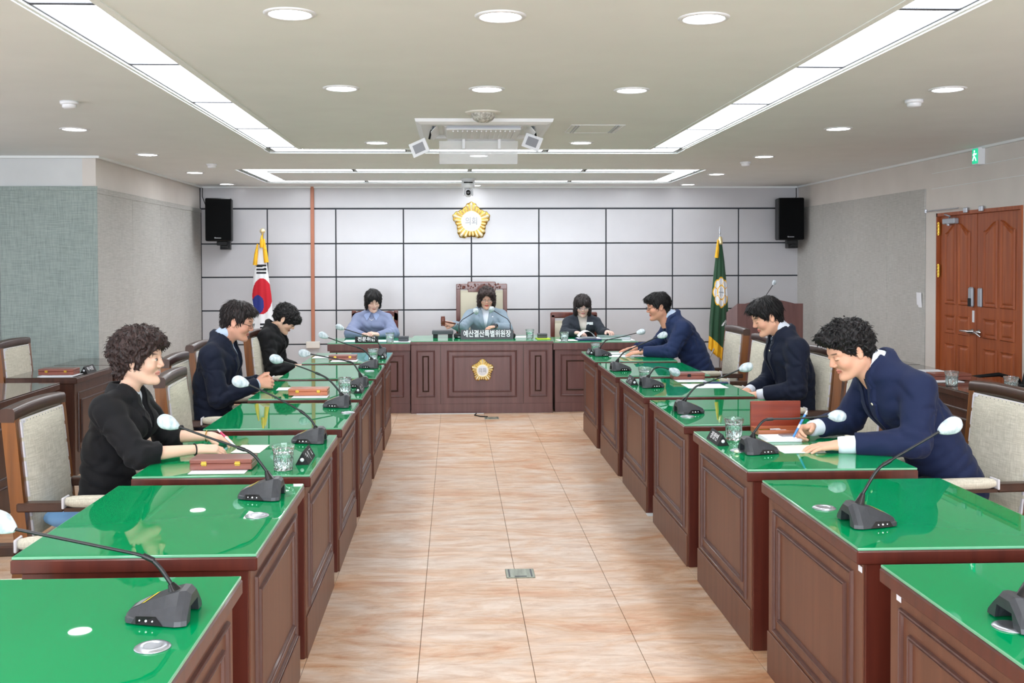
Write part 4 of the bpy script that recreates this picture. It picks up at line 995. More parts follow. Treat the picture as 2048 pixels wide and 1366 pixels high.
GL = [(-0.70, 4.19, ZT, 'cut glass of water beside the black-blazer woman\'s name plate'), (-0.705, 6.59, ZT, 'cut glass on the clasped-hands man\'s desk'), (-0.70, 8.79, ZT, 'cut glass on the last left green desk'),
      (1.318, 4.79, ZT, 'glass of water behind the angled name plate on the writing man\'s desk'), (1.325, 7.10, ZT, 'cut glass on the fifth right desk beside a black name plate'), (1.285, 9.32, ZT, 'cut glass behind the grey name plate on the last right green desk'),
      (0.802, 10.93, 0.757, 'clear glass on the central bench right of the long name plate'), (-0.68, 10.78, 0.737, 'pale glass at the elbow of the woman in a blue blouse'), (1.16, 10.80, 0.737, 'glass beside the woman in a dark blazer turning pages'),
      (3.34, 6.76, 0.738, 'glass of water on the right side desk nearer the writing man\'s back'), (3.56, 6.42, 0.738, 'glass of water on the right side desk nearer the right edge')]
for k, (x, y, z, l) in enumerate(GL):
    g = g0 if k == 0 else dup(g0)
    g.location = (x, y, z); g.rotation_euler = (0, 0, k*0.7); g['label'] = l
# name plates: triangular prisms along y
def name_plate(x, y, z, face, label, body=None, L_=0.2, col='black', rot=0.0, strokes=0, w_=0.028, h_=0.052):
    t = thing('name_plate', label, 'name plate', (x, y, z), rot, 'triangular name plates')
    obj('plate_body', MB().prism([(-w_, 0), (w_, 0), (0, h_)], -L_/2, L_/2, 'y'), col, t)
    obj('round_sticker', MB().lathe([(0.0001, 0.001), (0.008, 0.001), (0.008, 0)], 18, T=Matrix.Translation((0, -L_/2, h_*0.4)) @ Matrix.Rotation(pi/2, 4, 'X')), 'paper', t)
    a = atan2(h_, w_)
    # text on the face towards `face` x
    nrm = Vector((face*sin(a), 0, cos(a))); up = Vector((-face*cos(a), 0, sin(a))); rt = up.cross(nrm)
    R_ = Matrix((rt, up, nrm)).transposed()
    c = Vector((face*w_*0.5, 0, h_*0.5))+nrm*0.0012
    if body:
        o = text_obj('lettering', body, 0.036, 'ink', t, c, R_.to_euler(), 1.3, 1.0, 0.0004, 0.012)
    elif strokes:
        mb = MB(); r_ = random.Random(strokes)
        for k in range(3):
            for q in range(5):
                u = (k-1)*0.05+r_.uniform(-.014, .014); v = r_.uniform(-.015, .015)
                if r_.random() < .5: mb.box((u-0.010, v-0.0013, 0), (u+0.010, v+0.0013, 0.0004))
                else: mb.box((u-0.0013, v-0.009, 0), (u+0.0013, v+0.009, 0.0004))
        o = obj('lettering', mb, 'ink', t, c, R_.to_euler())
    return t
name_plate(-0.638, 4.385, ZT, 1, 'black triangular name plate beside the woman in a black blazer', strokes=3)
name_plate(-0.622, 6.69, ZT, 1, 'black name plate with round sticker on the clasped-hands man\'s desk', strokes=5)
name_plate(-0.625, 8.98, ZT, 1, 'black name plate on the last left green desk', strokes=8)
name_plate(1.222, 4.72, ZT, -1, 'black name plate with white lettering on the writing man\'s desk', '장정연')
name_plate(1.218, 7.0, ZT, -1, 'black name plate with lit round sticker on the fifth right desk', strokes=12)
name_plate(1.225, 9.24, ZT, -1, 'glossy grey-lit name plate on the last right green desk', strokes=15)
name_plate(-2.84, 8.05, 0.738, 1, 'black name plate on the dark left side desk', '부시장')
# long plates on the bench
t = thing('long_name_plate', 'long black name plate with nine white characters on the central bench', 'name plate', (0.343, 10.90, 0.757), 0)
obj('plate_body', MB().prism([(-0.03, 0), (0.03, 0), (0.012, 0.10), (-0.005, 0.10)], -0.28, 0.28, 'x'), 'grey_dark', t)
text_obj('lettering', '예산결산특별위원장', 0.066, 'ink', t, (0, -0.0202, 0.055), (radians(76), 0, 0), 0.93, 1.22, 0.0005, 0.02)
t = thing('short_name_plate', 'black name plate with four white characters before the woman in a blue blouse', 'name plate', (-0.925, 10.79, 0.737), 0)
obj('plate_body', MB().prism([(-0.03, 0), (0.03, 0), (0.012, 0.062), (-0.005, 0.062)], -0.12, 0.12, 'x'), 'black', t)
text_obj('lettering', '전문위원', 0.047, 'ink', t, (0, -0.0185, 0.034), (radians(68), 0, 0), 1.08, 1.1, 0.0005, 0.02)
# wooden boxes
def closed_box(name, label, loc, w_, d_, h_, m, rot=0, clasp=True, group='wooden boxes on the desks', notch=False):
    t = thing(name, label, 'box', loc, rot, group); hx, hy = w_/2, d_/2
    obj('box_body', MB().box((-hx, -hy, 0), (hx, hy, h_*0.58), ch=0.002), m, t)
    obj('box_lid', MB().box((-hx-0.001, -hy-0.001, h_*0.60), (hx+0.001, hy+0.001, h_), ch=0.003), m, t)
    if clasp:
        for s_ in (-1, 1):
            mb = MB()
            for dz in (-1, 1): mb.box((s_*w_*0.27-0.011, -hy-0.003, h_*0.59+dz*0.005-0.004), (s_*w_*0.27+0.011, -hy-0.001, h_*0.59+dz*0.005+0.004), ch=0.0008)
            mb.tube([(s_*w_*0.27-0.012, -hy-0.003, h_*0.59), (s_*w_*0.27+0.012, -hy-0.003, h_*0.59)], 0.0022, 6); obj('hinge', mb, 'brass', t)
    if notch: obj('finger_notch', MB().box((-0.012, -hy-0.003, h_*0.4), (0.012, -hy+0.002, h_*0.85)), 'black', t)
    return t
def sheet(label, x, y, z, w_, d_, rot=0, m='paper', th=0.0006, name='paper_sheet', cat='paper', group=None):
    return tag(obj(name, MB().box((-w_/2, -d_/2, 0), (w_/2, d_/2, th)), m, None, (x, y, z), (0, 0, rot)), label, cat, group)
closed_box('wooden_box', 'red-brown wooden box with two brass hinges beside the woman\'s forearm', (-0.951, 4.245, ZT+.003), 0.25, 0.125, 0.043, 'box_wood')
sheet('white sheet of paper under the red-brown box at the black-blazer woman\'s desk', -0.955, 4.20, ZT+0.001, 0.225, 0.17)
sheet('small note with a yellow mark under the pen of the woman in a black blazer', -0.925, 4.66, ZT+0.001, 0.13, 0.20, -0.05, 'paper_note', name='note_paper')
closed_box('wooden_box', 'orange wooden box on white paper at the clasped-hands man\'s desk', (-0.926, 6.54, ZT+.003), 0.245, 0.12, 0.043, 'box_orange')
sheet('white paper under the orange box on the left', -0.905, 6.46, ZT+0.001, 0.22, 0.16)
sheet('loose white sheet beyond the orange box', -1.03, 6.85, ZT+0.0015, 0.30, 0.15, 0.05)
closed_box('wooden_box', 'dark red wooden box on the last left green desk', (-0.962, 8.87, ZT+.003), 0.235, 0.12, 0.04, 'box_wood')
sheet('white paper under the dark red box on the last left desk', -0.94, 8.77, ZT+0.001, 0.22, 0.2)
sheet('white sheet left of the dark red box on the last left desk', -1.15, 9.1, ZT+0.0015, 0.2, 0.2)
closed_box('wooden_box', 'closed brown wooden box with a dark notch on the fifth right desk', (1.66, 7.255, ZT+.003), 0.225, 0.12, 0.045, 'box_wood', clasp=False, notch=True)
sheet('white paper under the notched brown box', 1.655, 7.15, ZT+0.001, 0.21, 0.18)
sheet('white sheet in front of the man with lowered head', 1.68, 6.83, ZT+0.001, 0.27, 0.24, 0.0)
sheet('dark pad lying behind the white sheet of the man with lowered head', 1.80, 7.0, ZT+0.001, 0.16, 0.05, m='navy_file', th=0.006, name='dark_pad', cat='pad')
sheet('white sheet under the hands of the man with a wristwatch', 1.53, 9.05, ZT+0.001, 0.34, 0.22)
sheet('second white sheet beside the hands of the man with a wristwatch', 1.45, 9.3, ZT+0.001, 0.2, 0.14, 0.2)
# open box with pens at the writing man's desk
t = thing('open_wooden_box', 'open red-brown pen box with raised lid on the writing man\'s desk', 'box', (1.585, 4.935, ZT+.003), 0)
mb = MB().box((-0.125, -0.065, 0), (0.125, 0.065, 0.004)); mb.box((-0.125, -0.065, 0.004), (0.125, -0.059, 0.025)); mb.box((-0.125, 0.059, 0.004), (0.125, 0.065, 0.025)); mb.box((-0.125, -0.059, 0.004), (-0.119, 0.059, 0.025)); mb.box((0.119, -0.059, 0.004), (0.125, 0.059, 0.025))
obj('box_tray', mb, 'box_orange', t)
obj('box_lid', MB().box((-0.125, 0.066, 0.02), (0.125, 0.078, 0.148), ch=0.002), 'box_red', t)
PENS = [(-0.03, 0.0, 0.1, 'navy_file', 'dark blue and white pen in the open box'), (0.02, -0.03, -0.05, 'black', 'black pen in the open box'), (-0.05, 0.03, 0.2, 'brass', 'gold coloured pen in the open box')]
for (dx, dy, r_, m_, l) in PENS:
    p = thing('pen', l, 'pen', (1.585+dx, 4.935+dy, ZT+0.014), r_, 'pens in the open box')
    obj('barrel', MB().tube([(-0.06, 0, 0), (0.01, 0, 0)], 0.0055, 8), m_, p); obj('cap', MB().tube([(0.01, 0, 0), (0.06, 0, 0), (0.068, 0, 0)], [0.0055, 0.0055, 0.002], 8), 'white', p)
t = thing('spectacle_case', 'small silver case lying beside the open pen box', 'case', (1.60, 4.80, ZT+.003), 0.1)
obj('case_body', MB().box((-0.06, -0.025, 0), (0.06, 0.025, 0.009), ch=0.004), 'silver', t); obj('case_lid', MB().box((-0.06, -0.025, 0.0095), (0.06, 0.025, 0.017), ch=0.004), 'silver', t)
for k in range(3): sheet('white booklet in a small stack before the open pen box, %s of three' % ('lowest', 'middle', 'topmost')[k], 1.53+0.004*k, 4.77+0.004*k, ZT+0.0006+0.0045*k, 0.17, 0.13, 0.02*k, th=0.004, name='booklet', cat='booklet', group='booklets before the pen box')
sheet('white note the curly-haired man is writing on', 1.53, 4.52, ZT+0.001, 0.19, 0.19, 0.05, 'paper_note', name='note_paper')
mb = MB(); mb.grid(lambda i, j: (0.012*cos(i*1.05)*sin(j*.52), 0.012*sin(i*1.05)*sin(j*.52), 0.008+0.008*cos(j*.52)), 6, 7, 0, False, True)
tag(obj('sweet', mb, 'gold_pale', None, (1.235, 4.44, ZT)), 'small shiny wrapped sweet on the writing man\'s desk edge', 'sweet')
# bench objects
t = thing('gavel_stand', 'grey box-shaped gavel block on short black feet on the central bench', 'gavel block', (-0.13, 11.15, 0.757))
obj('block', MB().box((-0.115, -0.07, 0.04), (0.115, 0.07, 0.078), ch=0.004), 'grey_dark', t)
for a in (-1, 1):
    for b_ in (-1, 1): obj('foot', MB().box((a*0.08-0.025, b_*0.045-0.015, 0), (a*0.08+0.025, b_*0.045+0.015, 0.04), ch=0.002), 'black', t)
for (x, xs, l) in ((0.045, 1, 'microphone at the left of the long name plate, leaning to the chairwoman'), (0.60, -1, 'microphone at the right of the long name plate, leaning to the chairwoman')):
    t = thing('bench_microphone', 'black-based ' + l, 'microphone', (x, 11.06, 0.757), 0, 'microphones on the central bench')
    obj('base', MB().box((-0.055, -0.05, 0), (0.055, 0.06, 0.05), ch=0.012), 'black', t)
    mb = MB().box((-0.012, -0.0515, 0.008), (0.012, -0.0495, 0.024)); obj('base_label', mb, 'ink_grey', t)
    obj('neck_socket', MB().tube([(0, 0, 0.045), (0, 0, 0.105)], [0.012, 0.007], 10), 'mic_black', t)
    P_ = [(0, 0, 0.1), (0.003*xs, 0.01, 0.16), (0.04*xs, 0.02, 0.20), (0.10*xs, 0.03, 0.235), (0.165*xs, 0.04, 0.275)] if xs > 0 else [(0, 0, 0.1), (0.0, 0.01, 0.16), (-0.03, 0.015, 0.205), (-0.1, 0.03, 0.245), (-0.18, 0.04, 0.295)]
    obj('gooseneck', MB().tube(P_, 0.0045, 8), 'neck', t)
    T = Matrix.Translation(Vector(P_[-1])) @ Vector((xs*0.8, 0.5, 0.5)).to_track_quat('Z', 'Y').to_matrix().to_4x4()
    obj('microphone_cover', MB().lathe([(0.008, -0.004), (0.02, 0.006), (0.034, 0.016), (0.036, 0.03), (0.026, 0.048), (0.0001, 0.055)], 18, T=T, wob=lambda a, z: 1+0.09*sin(3*a)+0.07*sin(5*a+z*80)), 'cover', t)
closed_box('wooden_box', 'brown wooden box behind the right bench microphone', (0.56, 11.33, 0.757), 0.18, 0.12, 0.06, 'box_wood', clasp=False)
closed_box('wooden_box', 'small dark box on a yellow pad at the right of the central bench', (0.935, 10.93, 0.766), 0.10, 0.10, 0.045, 'grey_dark', clasp=False)
sheet('bright yellow pad under the small dark box on the central bench', 0.94, 10.90, 0.757, 0.14, 0.15, 0.1, 'pad_yellow', 0.008, 'yellow_pad', 'pad')
sheet('white papers right of the chairwoman on the central bench', 0.70, 11.2, 0.757, 0.25, 0.2)
closed_box('wooden_box', 'small dark box at the right end of the left side bench', (-0.545, 10.93, 0.741), 0.105, 0.10, 0.05, 'grey_dark', clasp=False)
sheet('white papers under the small dark box on the left side bench', -0.55, 10.9, 0.737, 0.2, 0.2)
sheet('white papers before the woman in a blue blouse', -0.93, 11.02, 0.737, 0.5, 0.28)
# binders at right
t = thing('open_binder', 'open blue binder with a white page being turned', 'binder', (1.44, 11.0, 0.737))
obj('binder_cover', MB().box((-0.13, -0.12, 0), (0.13, 0.14, 0.016), ch=0.004), 'navy_file', t)
mb = MB(); mb.grid(lambda i, j: (-0.12+0.24*i/12, -0.11+0.24*j, 0.017+0.006*sin(i/12*pi)), 13, 2); obj('page_stack', mb, 'paper', t)
mb = MB(); mb.grid(lambda i, j: (-0.11+0.19*i/12, -0.10+0.22*j, 0.02+0.075*sin(pi*min(1, i/12*0.95+.05))**0.8), 13, 2); obj('turning_page', mb, 'paper', t)
t = thing('closed_binder', 'grey-green closed binder under the right hand of the woman in a dark blazer', 'binder', (1.73, 11.1, 0.737))
obj('binder_cover', MB().box((-0.17, -0.13, 0), (0.17, 0.13, 0.006), ch=0.002), 'teal_file', t); obj('page_stack', MB().box((-0.165, -0.125, 0.007), (0.16, 0.125, 0.026), ch=0.001), 'paper', t); obj('binder_cover', MB().box((-0.17, -0.13, 0.0265), (0.17, 0.13, 0.034), ch=0.002), 'teal_file', t)
sheet('white paper left of the blue binder', 1.2, 10.95, 0.737, 0.2, 0.24, 0.1)
sheet('white paper right of the closed binder', 1.86, 10.98, 0.737, 0.13, 0.25)
# side desks
closed_box('wooden_box', 'red-brown box on papers on the dark left side desk', (-2.98, 7.83, 0.746), 0.26, 0.13, 0.045, 'box_wood')
for k in range(3): sheet('white paper under the box on the left side desk, %s' % ('bottom one', 'middle one', 'top one')[k], -2.97+0.01*k, 7.80, 0.7385+0.0022*k, 0.26, 0.16, th=0.0018, group='papers under the left side box')
t = closed_box('wooden_box', 'brown wooden box with a dark notch on the right side desk', (3.5, 7.13, 0.742), 0.26, 0.14, 0.045, 'box_wood', clasp=False, notch=True)
sheet('white papers before the box on the right side desk', 3.42, 7.02, 0.7385, 0.22, 0.12, th=0.004)
sheet('white sheet beyond the box on the right side desk', 3.64, 7.66, 0.7385, 0.2, 0.26)
# ================================================================ FLAGS
def flag(name, label, x, y, top, z0, w0, w1, colour, deco):
    t = thing(name, label, 'flag', (x, y, 0))
    obj('flag_pole', MB().tube([(0, 0, 0.03), (0, 0, top-0.05)], 0.011, 10), 'brass' if deco == 'ball' else 'silver', t)
    obj('stand_base', MB().lathe([(0.0001, 0.04), (0.03, 0.04), (0.05, 0.03), (0.15, 0.015), (0.16, 0), (0.0001, 0)], 28), 'silver_matt', t)
    if deco == 'ball':
        obj('finial', MB().lathe([(0.0001, 0.035)]+[(0.032*sin(a), 0.032*cos(a)) for a in [k*pi/12 for k in range(1, 12)]]+[(0.008, -0.035), (0.0001, -0.036)], 20, T=Matrix.Translation((0, 0, top-0.03))), 'gold', t)
    else:
        obj('finial', MB().lathe([(0.0001, 0.13), (0.004, 0.10), (0.013, 0.03), (0.008, -0.01), (0.014, -0.03), (0.012, -0.06), (0.0001, -0.07)], 14, T=Matrix.Translation((0, 0, top-0.13))), 'chrome', t)
    return t
# white flag: draped cloth, coloured where its print lies
t = flag('white_flag', 'white flag with red and blue circle and black bars hanging on a gold-tipped pole', -2.30, 12.4, 1.985, 0, 0, 0, None, 'ball')
ZT0, ZB0 = 1.83, 0.42
mb = MB(); NU, NV = 96, 180
def fl_env(z):
    s_ = (ZT0-z)/(ZT0-ZB0)
    xl = np.interp(s_, [0, .1, .25, .45, 1], [-0.02, -0.055, -0.10, -0.125, -0.14]); xr = np.interp(s_, [0, .1, .25, .45, .7, 1], [0.0, 0.045, 0.065, 0.105, 0.13, 0.14])
    return float(xl), float(xr), s_
def white_cloth(i, j):
    z = ZT0-(ZT0-ZB0)*j/(NV-1); xl, xr, s_ = fl_env(z); a = 2*pi*i/NU; cx, hw_ = (xl+xr)/2, (xr-xl)/2
    f = 1+0.10*s_*sin(7*a+2*s_)
    return (cx+hw_*cos(a), -0.03+(0.02+0.07*s_)*sin(a)*f+0.005*s_*sin(9*a), z)
vs = [white_cloth(i, j) for j in range(NV) for i in range(NU)]; fs = []; ms = []
for j in range(NV-1):
    for i in range(NU):
        a_, b_ = j*NU+i, j*NU+(i+1) % NU; fs.append((a_, b_, b_+NU, a_+NU))
        c = (Vector(vs[a_])+Vector(vs[b_+NU]))/2; m_ = 0; X, Z = c.x, c.z
        front = c.y < -0.02
        if front:
            # circle centre, in drape coordinates
            dx, dz = (X-0.0)/0.118, (Z-1.175)/0.215
            if dx*dx+dz*dz < 1:
                m_ = 1
                lob = (X+0.045)**2/0.072**2+(Z-1.075)**2/0.115**2
                if lob < 1 or (X < -0.03-0.10*(Z-1.0) and Z < 1.145 and X < -0.02): m_ = 2
            for zc in (1.54, 1.497, 1.455):
                if abs(Z-zc-0.1*(X*0.2)) < 0.0135 and -0.065 < X < 0.052: m_ = 3
            for zc in (0.84, 0.80, 0.76):
                if abs(Z-zc) < 0.0125 and -0.02 < X < 0.075: m_ = 3
            for zc in (0.84, 0.80, 0.76, 0.62, 0.58, 0.54):
                if abs(Z-zc) < 0.0125 and -0.12 < X < -0.05 and Z < .7: m_ = 3
        ms.append(m_)
mb.v = [tuple(v) for v in vs]; mb.f = [list(f) for f in fs]; mb.m = ms; mb.s = [True]*len(fs)
obj('flag_cloth', mb, ['flag_white', 'red_cloth', 'blue_cloth', 'flag_black'], t)
def tassel(x, z0, z1, r_, parent, tilt=0):
    mb = MB().tube([(x, -0.05, z0), (x+tilt*0.5, -0.07, (z0+z1)/2), (x+tilt, -0.06, z1)], [r_*0.4, r_, r_*1.2], 12); return obj('tassel', mb, 'fringe', parent)
tassel(-0.05, 1.80, 1.55, 0.022, t, -0.03); tassel(0.025, 1.86, 1.58, 0.024, t, 0.03); tassel(0.0, 1.90, 1.76, 0.02, t)
# green flag
t = flag('green_flag', 'dark green flag with a white flower emblem and yellow fringe beside the lectern', 3.235, 12.4, 2.02, 0, 0, 0, None, 'spear')
mb = MB(); NU, NV = 96, 160; ZT1 = 1.80
def gf_env(s_):
    xl = np.interp(s_, [0, .15, .35, .6, .85, 1], [-0.025, -0.06, -0.085, -0.11, -0.135, -0.14]); xr = np.interp(s_, [0, .2, .5, .7, 1], [0.02, 0.05, 0.085, 0.10, 0.11]); return float(xl), float(xr)
def green_cloth(i, j):
    a = 2*pi*i/NU; s_ = j/(NV-1); xl, xr = gf_env(s_); cx, hw_ = (xl+xr)/2, (xr-xl)/2; x = cx+hw_*cos(a)
    zb = 0.66-0.95*(x-xl)*s_          # lower edge slopes down to the right
    z = ZT1-(ZT1-zb)*s_
    return (x, -0.03+(0.02+0.06*s_)*sin(a)+0.014*s_*sin(9*a+3*s_), z)
vs = [green_cloth(i, j) for j in range(NV) for i in range(NU)]; fs = []; ms = []
for j in range(NV-1):
    for i in range(NU):
        a_, b_ = j*NU+i, j*NU+(i+1) % NU; fs.append((a_, b_, b_+NU, a_+NU))
        c = (Vector(vs[a_])+Vector(vs[b_+NU]))/2; m_ = 0
        if c.y < -0.025:
            dx, dz = (c.x-0.0)/0.10, (c.z-1.20)/0.195; r_ = sqrt(dx*dx+dz*dz); an = atan2(dz, dx)
            e_ = 0.86+0.12*abs(cos(4*an))
            if r_ < e_: m_ = 1
            if e_-0.09 < r_ < e_: m_ = 2
            if 0.40 < r_ < 0.48: m_ = 2
            if 0.48 < r_ < e_ and abs((an/(pi/4)) % 1-0.5) < 0.035/max(r_, .1)*1.0: m_ = 2
            if r_ < 0.3 and (abs(abs(dx)-0.12) < 0.03 or abs(dz+0.05*dx) < 0.03) : m_ = 3
            # pale lettering low on the cloth
            for (x0_, z0_, x1_, z1_) in ((0.01, 0.80, 0.05, 0.86), (0.05, 0.86, 0.09, 0.82), (0.045, 0.80, 0.06, 0.85), (0.05, 0.72, 0.06, 0.79)):
                ux, uz = x1_-x0_, z1_-z0_; q = max(0, min(1, ((c.x-x0_)*ux+(c.z-z0_)*uz)/(ux*ux+uz*uz)))
                if (c.x-x0_-q*ux)**2+(c.z-z0_-q*uz)**2 < 0.0075**2: m_ = 1
        ms.append(m_)
mb.v = [tuple(v) for v in vs]; mb.f = [list(f) for f in fs]; mb.m = ms; mb.s = [True]*len(fs)
obj('flag_cloth', mb, ['flag_green', 'flag_white', 'fringe', 'ink_grey'], t)
mb = MB()
def fr_(i, j):
    p = Vector(green_cloth(i, NV-1)); return (p.x*(1+0.02*j)+0.002*sin(i*2.1), p.y-0.004, p.z+0.01-0.15*j/3)
mb.grid(fr_, NU, 4, 0, True, True); obj('fringe', mb, 'fringe', t)
tassel(-0.035, 1.84, 1.62, 0.02, t, -0.02)
obj('gold_cap', MB().lathe([(0.0001, 1.88), (0.02, 1.87), (0.03, 1.80), (0.024, 1.78), (0.0001, 1.78)], 16, T=Matrix.Translation((0.0, -0.03, 0))), 'gold', t)
obj('stay_rod', MB().tube([(-0.2, -0.1, 0.30), (-0.10, -0.12, 0.52)], 0.008, 6), 'silver_matt', t)
# ================================================================ PEOPLE
F32 = np.float32
def v3(p): return np.array(p, dtype=F32)
def ln(d): return np.sqrt((d*d).sum(-1))
def smin(a, b, k):
    h = np.maximum(k-np.abs(a-b), 0)/k
    return np.minimum(a, b)-h*h*k*0.25
def smax(a, b, k): return -smin(-a, -b, k)
def ell(P, c, r, R_=None):
    q = P-v3(c)
    if R_ is not None: q = q @ R_
    r = v3(r); k0 = ln(q/r); k1 = ln(q/(r*r))+1e-9
    return k0*(k0-1)/k1
def rc(P, a, b, ra, rb):
    a = v3(a); b = v3(b); ba = b-a; t = np.clip(((P-a)@ba)/max(float(ba@ba), 1e-9), 0, 1)
    return ln(P-(a+t[:, None]*ba))-(ra+t*(rb-ra))
def rotm(axis, deg):
    return np.array(Matrix.Rotation(radians(deg), 3, axis), dtype=F32)
def surface(field, lo, hi, h):
    """surface nets over a box; the field is evaluated finely only near the surface"""
    lo = np.array(lo, float); hi = np.array(hi, float)
    B = 6; n = np.ceil((hi-lo)/h/B).astype(int)*B
    nb = n//B
    g = [lo[a]+(np.arange(nb[a])+0.5)*B*h for a in range(3)]
    C = np.stack(np.meshgrid(*g, indexing='ij'), -1).reshape(-1, 3).astype(F32)
    dc = field(C).reshape(nb)
    act = np.abs(dc) < B*h*0.87*1.6+0.004
    N = n+1
    val = np.empty(N, dtype=F32)
    up = np.repeat(np.repeat(np.repeat(dc, B, 0), B, 1), B, 2)
    val[:-1, :-1, :-1] = up; val[-1] = 1; val[:, -1] = 1; val[:, :, -1] = 1
    am = np.zeros(N, bool); ua = np.repeat(np.repeat(np.repeat(act, B, 0), B, 1), B, 2)
    for dx in (0, 1):
        for dy in (0, 1):
            for dz in (0, 1):
                am[dx:N[0]-1+dx, dy:N[1]-1+dy, dz:N[2]-1+dz] |= ua
    idx = np.argwhere(am); P = (lo+idx*h).astype(F32)
    out = np.empty(len(P), dtype=F32)
    for s_ in range(0, len(P), 200000): out[s_:s_+200000] = field(P[s_:s_+200000])
    val[am] = out
    ins = val < 0
    c = np.zeros(np.array(N)-1, int)
    for dx in (0, 1):
        for dy in (0, 1):
            for dz in (0, 1): c += ins[dx:N[0]-1+dx, dy:N[1]-1+dy, dz:N[2]-1+dz]
    cell = (c > 0) & (c < 8); ci = np.argwhere(cell)
    vid = -np.ones(cell.shape, int); vid[cell] = np.arange(len(ci))
    acc = np.zeros((len(ci), 3)); cnt = np.zeros(len(ci))
    corners = [(0,0,0),(1,0,0),(0,1,0),(1,1,0),(0,0,1),(1,0,1),(0,1,1),(1,1,1)]
    for a in corners:
        for ax in range(3):
            if a[ax]: continue
            b = list(a); b[ax] = 1; b = tuple(b)
            va = val[ci[:, 0]+a[0], ci[:, 1]+a[1], ci[:, 2]+a[2]]; vb = val[ci[:, 0]+b[0], ci[:, 1]+b[1], ci[:, 2]+b[2]]
            m = (va < 0) != (vb < 0); t = np.where(m, va/np.where(m, va-vb, 1), 0)
            p = ci+np.array(a); add = p.astype(float); add[:, ax] += t
            acc[m] += add[m]; cnt[m] += 1
    V = lo+acc/cnt[:, None]*h
    Fs = []
    for ax in range(3):
        u, w_ = (ax+1) % 3, (ax+2) % 3
        sl = [slice(None)]*3; sl2 = [slice(None)]*3; sl[ax] = slice(0, -1); sl2[ax] = slice(1, None)
        A = ins[tuple(sl)]; Bv = ins[tuple(sl2)]; e = np.argwhere(A != Bv)
        e = e[(e[:, u] > 0) & (e[:, w_] > 0) & (e[:, u] < N[u]-1) & (e[:, w_] < N[w_]-1)]
        if not len(e): continue
        fl_ = A[e[:, 0], e[:, 1], e[:, 2]]
        q = []
        for (du, dw) in ((-1, -1), (0, -1), (0, 0), (-1, 0)):
            k = e.copy(); k[:, u] += du; k[:, w_] += dw; q.append(vid[k[:, 0], k[:, 1], k[:, 2]])
        Q = np.stack(q, 1); Q[~fl_] = Q[~fl_][:, ::-1]; Fs.append(Q)
    return V, np.concatenate(Fs)
def npmesh(name, V, Fq, col=None, smooth=True):
    me = bpy.data.meshes.new(name); me.vertices.add(len(V)); me.vertices.foreach_set('co', np.asarray(V, dtype=np.float32).ravel())
    n = len(Fq); k = Fq.shape[1]
    me.loops.add(n*k); me.loops.foreach_set('vertex_index', Fq.ravel().astype(np.int32))
    me.polygons.add(n); me.polygons.foreach_set('loop_start', np.arange(0, n*k, k, dtype=np.int32)); me.polygons.foreach_set('loop_total', np.full(n, k, dtype=np.int32))
    me.polygons.foreach_set('use_smooth', np.full(n, smooth)); me.update(calc_edges=True); me.validate()
    if col is not None:
        a = me.color_attributes.new('Col', 'FLOAT_COLOR', 'POINT'); a.data.foreach_set('color', np.concatenate([col, np.ones((len(col), 1))], 1).astype(np.float32).ravel())
    return me
def joinm(parts):
    V = []; Fq = []; C = []; o = 0
    for (v, f, c) in parts: V.append(v); Fq.append(f+o); C.append(c); o += len(v)
    return np.concatenate(V), np.concatenate(Fq), np.concatenate(C)
M['skin'] = mat('skin', (224, 178, 150), 0.5, sss=0.12, spec=0.35)
N, L, b = nodes(M['skin']); at_ = N.new('ShaderNodeAttribute'); at_.attribute_name = 'Col'; L.new(at_.outputs['Color'], b.inputs['Base Color'])
nz = tex_noise(M['skin'], 220, 2); bump(M['skin'], nz.outputs[0], 0.08, 0.0006)
def hairmat(name, rgb):
    m = mat(name, rgb, 0.5, spec=0.3); n = tex_noise(m, 130, 3, (1, 1, 0.25), dist=0.4); r = ramp(m, n.outputs[0], [(0.3, tuple(c*0.55 for c in rgb)), (0.7, tuple(min(255, c*1.5) for c in rgb))])
    m.node_tree.links.new(r.outputs[0], m.node_tree.nodes['Principled BSDF'].inputs['Base Color']); bump(m, n.outputs[0], 0.6, 0.003); return m
M['hair_black'] = hairmat('hair_black', (21, 19, 20)); M['hair_brown'] = hairmat('hair_brown', (44, 32, 30)); M['hair_soft'] = hairmat('hair_soft', (34, 28, 28))
def cloth(name, rgb, rough=0.8, sheen=0.04, sc=300):
    m = mat(name, rgb, rough, sheen=sheen, spec=0.25); n = tex_noise(m, sc, 3); bump(m, n.outputs[0], 0.15, 0.0008); return m
M['suit_navy'] = cloth('suit_navy', (26, 36, 68)); M['suit_dark'] = cloth('suit_dark_navy', (20, 27, 46)); M['suit_blue'] = cloth('suit_blue', (32, 46, 82)); M['blazer_black'] = cloth('blazer_black', (20, 20, 23))
M['blazer_char'] = cloth('blazer_charcoal', (44, 49, 58)); M['jacket_grey'] = cloth('jacket_grey_blue', (138, 154, 168)); M['shirt_white'] = cloth('shirt_white', (228, 234, 246), 0.7); M['shirt_blue'] = cloth('shirt_pale_blue', (196, 212, 236), 0.7)
M['shirt_beige'] = cloth('shirt_beige', (208, 200, 192), 0.7); M['blouse'] = cloth('blouse_blue', (132, 142, 174), 0.6); M['blouse_collar'] = cloth('blouse_collar', (150, 166, 206), 0.6); M['trousers'] = cloth('trousers_dark', (24, 28, 40)); M['shoe'] = mat('shoe_leather', (18, 16, 16), 0.3)
M['tie'] = noisy('striped_tie', [(0.42, (18, 26, 52)), (0.5, (120, 130, 150)), (0.58, (18, 26, 52))], 60, (1, 0.1, 1), 0.5)
M['lens_frame'] = mat('glasses_frame', (52, 52, 58), 0.25, 0.7)
M['lens'] = mat('glasses_lens', (235, 240, 245), 0.03, alpha=0.12)
